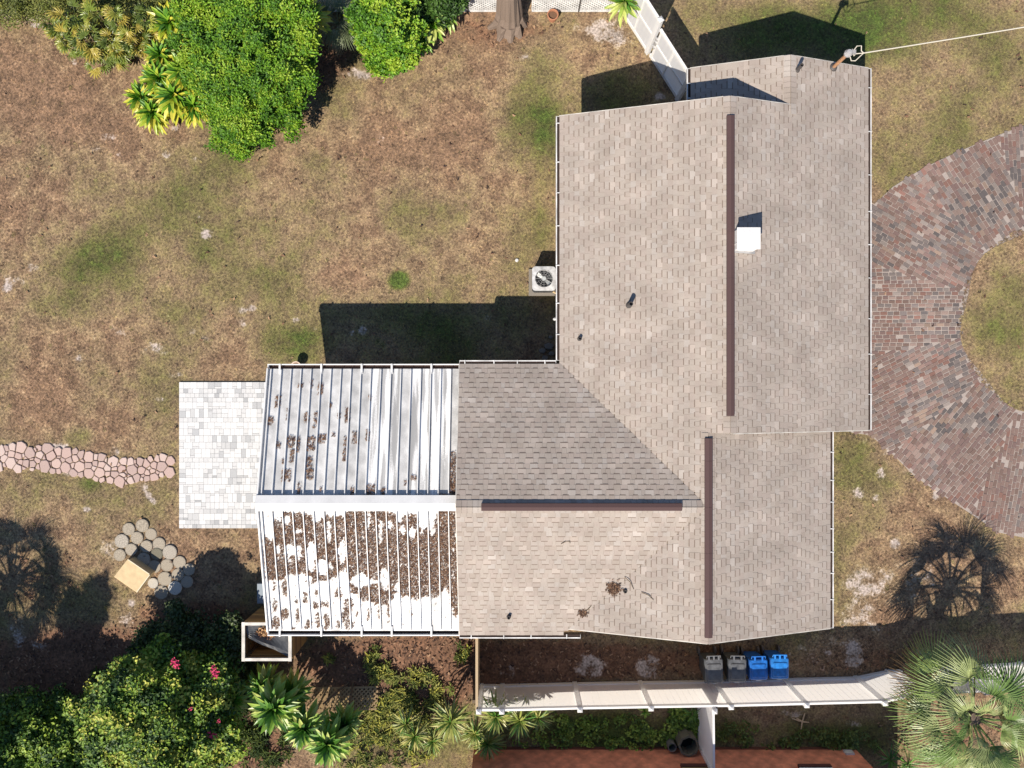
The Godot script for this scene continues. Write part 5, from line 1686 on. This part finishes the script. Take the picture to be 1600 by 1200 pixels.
	for f in [[274, 1037, 2.5], [272, 1034, 2.5], [276, 1040, 2.5], [335, 1050, 2.0], [336, 1056, 2.0], [334, 1045, 2.0], [337, 1053, 2.0], [330, 1149, 2.4], [326, 1149, 2.4], [334, 1150, 2.4], [298, 1108, 2.8], [342, 1127, 2.4]]:
		put(fl, "flower", pink, o, Transform3D(Basis(Vector3.UP, rng.randf() * 6.0) * Basis.from_scale(Vector3.ONE * (1.1 if f[1] != 1108 and f[1] != 1127 else 0.6)), at(f[0], f[1], f[2] + 0.2)))
	tb = at(60, 1130)
	o = thing("corner_bush", "dark broad leafed bush in the lower left corner", "bush", tb)
	wood(o, tb, [at(60, 1140, 1.6), at(30, 1150, 1.4), at(95, 1150, 1.5)], 0.08, M.bark)
	crown(o, [[40, 1140, 1.5, 0.9, 0.8], [85, 1165, 1.5, 0.95, 0.8], [20, 1180, 1.5, 0.9, 0.7], [105, 1120, 1.1, 0.6, 0.6], [120, 1190, 1.4, 0.6, 0.6], [40, 1105, 0.9, 0.6, 0.6]], 115, med, mixed.slice(0, 4), -0.06, 29)
	# sabal palm at the lower right
	var fans := [fan_mesh(30, 1.45, 0.48, 0.4, 0.0085), fan_mesh(26, 1.25, 0.5, 0.65, 0.0085), fan_mesh(32, 1.7, 0.46, 0.25, 0.0085)]
	var live := [leafy(pc(132, 160, 88), 0.42, 0.1), leafy(pc(150, 174, 100), 0.42, 0.1), leafy(pc(112, 142, 76), 0.42, 0.1), leafy(pc(172, 186, 122), 0.42, 0.1)]
	var dead := [leafy(pc(200, 170, 126), 0.8), leafy(pc(170, 168, 110), 0.7)]
	o = thing("fan_palm", "grey green fan palm over the white fence at the lower right", "palm", Vector3(12.45, 0, 8.98))
	fan_palm(o, Vector3(12.45, 0, 8.98), Vector3(12.55, 3.25, 9.1), 34, 2.05, fans, live, dead, 0.2)
	# palm and trees that stand just outside the picture and shade its left edge
	o = thing("fan_palm", "fan palm left of the picture that shades the lawn's left edge", "palm", Vector3(-17.5, 0, 9.6))
	fan_palm(o, Vector3(-17.5, 0, 9.6), Vector3(-17.3, 3.9, 9.5), 40, 2.15, fans, live, dead, 0.2)
	for t in [[-13.6, 14.2, 4.6, 1.7, "below the lower left corner"], [-17.2, 13.0, 4.4, 1.7, "left of the lower left corner"], [-16.7, 13.7, 7.6, 0.55, "tall and thin, outside the lower left corner"]]:
		var b := Vector3(t[0], 0, t[1])
		o = thing("shade_tree", "green shade tree just outside the picture " + t[4], "tree", b, "shade trees outside the picture")
		wood(o, b, [b + Vector3(0.3, t[2], 0.1), b + Vector3(-0.6, t[2], 0.5), b + Vector3(0.5, t[2] - 0.4, 0.7)], 0.13, M.bark)
		var lob := []
		for q in 7:
			var p := b + Vector3(rng.randf_range(-1, 1) * t[3] * 0.7, t[2] + rng.randf_range(-0.7, 0.5), rng.randf_range(-0.2, 1) * t[3] * 0.7)
			var kk := FOCAL / (HIGH - p.y)
			lob.append([800 + p.x * kk, 600 + p.z * kk, p.y, t[3] * rng.randf_range(0.45, 0.65), t[3] * 0.5])
		crown(o, lob, 55, cluster_mesh(8, 0.14, 0.32, 0.16), mixed.slice(0, 4), -0.3, 40 + int(t[1]))
	# bare trunk at the top edge; its crown is above the frame
	tb = at(795, 36)
	o = thing("old_tree", "thick rough barked tree trunk in front of the white lattice", "tree", tb)
	var tr := G.new()
	tr.tube([tb + Vector3(0, -0.05, 0.05), tb + Vector3(0, 0.15, 0.02), tb + Vector3(0.02, 0.6, -0.05), tb + Vector3(0, 1.6, -0.15), tb + Vector3(0.1, 3.0, -0.5), tb + Vector3(0.1, 5.0, -1.4)], [0.46, 0.42, 0.37, 0.34, 0.3, 0.24], 26, true, 0.13, rng)
	put(tr.mesh(null, false), "trunk", M.trunk, o)
	for a in [0.2, 0.9, 1.5, 2.1, 2.9]:
		tr = G.new()
		var dd := Vector3(cos(a), 0, sin(a))
		tr.tube([tb + dd * 0.3 + Vector3(0, 0.35, 0), tb + dd * 0.42 + Vector3(0, 0.12, 0), tb + dd * rng.randf_range(0.52, 0.66) + Vector3(0, -0.02, 0)], [0.16, 0.14, 0.07], 8, true, 0.25, rng)
		put(tr.mesh(null, false), "root", M.trunk, o)
	crown(o, [[-1, 0, 0, 0, 0]].slice(1) + [[820, -260, 5.6, 1.3, 1.0], [770, -300, 6.0, 1.2, 1.0], [870, -320, 5.8, 1.2, 0.9]], 60, cluster_mesh(8, 0.12, 0.3, 0.14), mixed.slice(0, 4), -0.3, 61)

func deep_tones() -> Array:
	return [pc(52, 84, 34), pc(70, 108, 40), pc(86, 126, 46)]

# ---------------------------------------------------------------- lawn, weeds and fallen leaves

func covered(x: float, z: float) -> bool:
	if x > 1.75 and x < 9.65 and z > -7.2 and z < 1.2: return true
	if x > 5.4 and x < 9.65 and z > -8.55 and z < -7: return true
	if x > -1.2 and x < 8.6 and z > 0 and z < 6.55: return true
	if x > -10.35 and x < -1.4 and z > -0.06 and z < 4.48: return true
	if x < 10.8 and x > -1.25 and z > 11.4: return true
	return false

func lawn() -> void:
	var g := G.new()
	for k in 9:
		var a := rng.randf() * TAU
		var el := rng.randf_range(0.15, 0.95)
		var d := Vector3(cos(a) * cos(el), sin(el), sin(a) * cos(el))
		var s := Vector3(-sin(a), 0, cos(a)) * rng.randf_range(0.004, 0.007)
		var o := Vector3(rng.randf_range(-0.02, 0.02), 0, rng.randf_range(-0.02, 0.02))
		var l := rng.randf_range(0.022, 0.055)
		g.col = Color.WHITE.darkened(rng.randf_range(0.0, 0.25))
		g.quad(o - s, o + s, o + d * l * 0.6 + s * 0.8, o + d * l * 0.6 - s * 0.8)
		g.tri(o + d * l * 0.6 - s * 0.8, o + d * l * 0.6 + s * 0.8, o + d * l - Vector3(0, l * 0.12, 0))
	var tuft := g.mesh()
	var drive := at(1651, 500)
	var edge := [at(1330, 345), at(1365, 320), at(1440, 264), at(1550, 215), at(1660, 178), at(1760, 168), at(1760, 860), at(1610, 842), at(1560, 832), at(1470, 772), at(1400, 715), at(1360, 680), at(1330, 676)]
	var pe := PackedVector2Array()
	for q in edge: pe.append(Vector2(q.x, q.z))
	var line := [[-40, 706], [0, 712], [60, 716], [110, 720], [150, 730], [190, 738], [230, 733], [272, 726]]
	var xf := []
	var cols := []
	var n := noise(0.9, 3, 100)
	for k in 400000:
		var x := rng.randf_range(-17.5, 17.5)
		var z := rng.randf_range(-13.2, 13.2)
		if covered(x, z): continue
		var f := field_at(x, z)
		if soil[f] > 0.5 and rng.randf() < 0.85: continue
		if rng.randf() < bare[f] * 0.93: continue
		if x > 9.7 and Geometry2D.is_point_in_polygon(Vector2(x + rng.randfn(0, 0.07), z + rng.randfn(0, 0.07)), pe):
			if rng.randf() < 0.006: pass
			elif Vector2(x - drive.x, z - drive.z).length() > 3.02 + absf(rng.randfn(0, 0.09)): continue
		if x < -10.6 and z > 1.7 and z < 3.4:
			var px := 800 + x * 49.57
			var py := 600 + z * 49.57
			var q := 0
			while q < line.size() - 2 and line[q + 1][0] < px: q += 1
			var cy: float = lerpf(line[q][1], line[q + 1][1], (px - line[q][0]) / (line[q + 1][0] - line[q][0]))
			if absf(py - cy) < 19 + rng.randf_range(-2, 3) and px < 270: continue
		var c := field_color(x, z, K * 1.28)
		var green := c.g / maxf(c.r, 0.001)
		c = c * (rng.randf_range(0.78, 1.17))
		if rng.randf() < 0.12: c = Color(c.r * 1.3 + 0.03, c.g * 1.25 + 0.03, c.b * 1.15 + 0.01)
		elif rng.randf() < 0.12: c = c * 0.68
		var s := rng.randf_range(0.55, 1.0) * (1.0 + 0.25 * n.get_noise_2d(x, z))
		if green > 1.05: s *= 1.2
		if n.get_noise_2d(x * 2.6 + 70.0, z * 2.6) > 0.6:   # clumps of coarser weed
			s *= 1.5
			c = Color(c.r * 0.78, c.g * 0.9, c.b * 0.72)
		xf.append(Transform3D(Basis(Vector3.UP, rng.randf() * TAU) * Basis.from_scale(Vector3(s, s * rng.randf_range(0.6, 1.0), s)), Vector3(x, 0.0 if Vector2(x - drive.x, z - drive.z).length() > 3.1 else 0.026, z)))
		cols.append(c)
	tag(scatter(tuft, xf, cols, "lawn_grass", M.grass), "short dry brown and olive lawn grass round the house", "grass", "", "stuff")
	# fallen leaves and mulch on the ground
	xf = []
	cols = []
	var chip := chip_mesh()
	for k in 60000:
		var x := rng.randf_range(-17, 17)
		var z := rng.randf_range(-13, 13)
		if covered(x, z): continue
		var m := soil[field_at(x, z)]
		if rng.randf() > m * (1.0 - bare[field_at(x, z)] * 0.8) + 0.014: continue
		if x > 9.7 and Geometry2D.is_point_in_polygon(Vector2(x, z), pe) and rng.randf() > 0.3: continue
		xf.append(Transform3D(toward(rand_dir() * Vector3(1, 0.25, 1), rng.randf_range(-0.4, 0.4)).scaled(Vector3.ONE * rng.randf_range(0.7, 1.6)), Vector3(x, 0.03 + rng.randf() * 0.02, z)))
		cols.append(litter_tone())
	tag(scatter(chip, xf, cols, "ground_litter", M.litter), "brown fallen leaves and bark lying on bare ground", "leaf litter", "", "stuff")
	# weeds
	var weed := cluster_mesh(10, 0.11, 0.28, 0.10)
	var fern := cluster_mesh(9, 0.16, 0.12, 0.08)
	var beds := [["weedy_strip", "green weeds in the strip below the long white fence", [[960, 1150, 120, 34, 210], [880, 1140, 60, 26, 80], [1065, 1120, 24, 20, 120], [1085, 1135, 6, 26, 40], [1010, 1160, 60, 18, 130], [830, 1170, 60, 14, 90]], [pc(112, 150, 56), pc(142, 178, 66), pc(170, 202, 84), pc(94, 126, 48)], weed],
		["weedy_strip", "mossy weeds below the white fence near the red wall's corner", [[1200, 1162, 70, 10, 80], [1310, 1158, 60, 14, 90], [1150, 1140, 30, 16, 30], [1270, 1145, 30, 10, 30]], [pc(92, 118, 48), pc(118, 138, 60)], weed],
		["weedy_bank", "rough weedy bank right of the tan lattice", [[622, 1092, 40, 26, 170], [652, 1070, 36, 30, 150], [575, 1118, 40, 20, 150], [640, 1130, 60, 40, 260], [560, 1160, 60, 40, 150], [690, 1095, 20, 30, 60], [620, 1170, 60, 30, 140], [585, 1030, 10, 30, 60], [515, 1020, 8, 14, 30], [600, 1050, 30, 16, 120], [722, 1018, 10, 12, 40]], [pc(124, 138, 64), pc(156, 164, 80), pc(94, 118, 48), pc(186, 184, 104), pc(206, 204, 92)], fern],
		["weedy_bank", "low weeds under the flowering bush and the rosettes", [[400, 1130, 60, 50, 420], [360, 1080, 50, 40, 320], [410, 1160, 50, 40, 220], [380, 1030, 30, 30, 160], [230, 1060, 90, 30, 320], [90, 1110, 90, 30, 320]], [pc(84, 108, 46), pc(66, 90, 38), pc(120, 138, 58)], fern]]
	for b in beds:
		xf = []
		cols = []
		for r in b[2]:
			for k in r[4]:
				var w := rng.randf() * TAU
				var q := sqrt(rng.randf())
				var p := at(r[0] + cos(w) * q * r[2], r[1] + sin(w) * q * r[3])
				if covered(p.x, p.z) or n.get_noise_2d(p.x * 1.7 + 30.0, p.z * 1.7) < -0.08: continue
				xf.append(Transform3D(Basis(Vector3.UP, rng.randf() * TAU) * Basis.from_scale(Vector3.ONE * rng.randf_range(0.6, 1.4)), p + Vector3(0, rng.randf_range(0.02, 0.16), 0)))
				cols.append(b[3][rng.randi() % b[3].size()])
		tag(scatter(b[4], xf, cols, b[0], M.leaf), b[1], "weeds", "", "stuff")
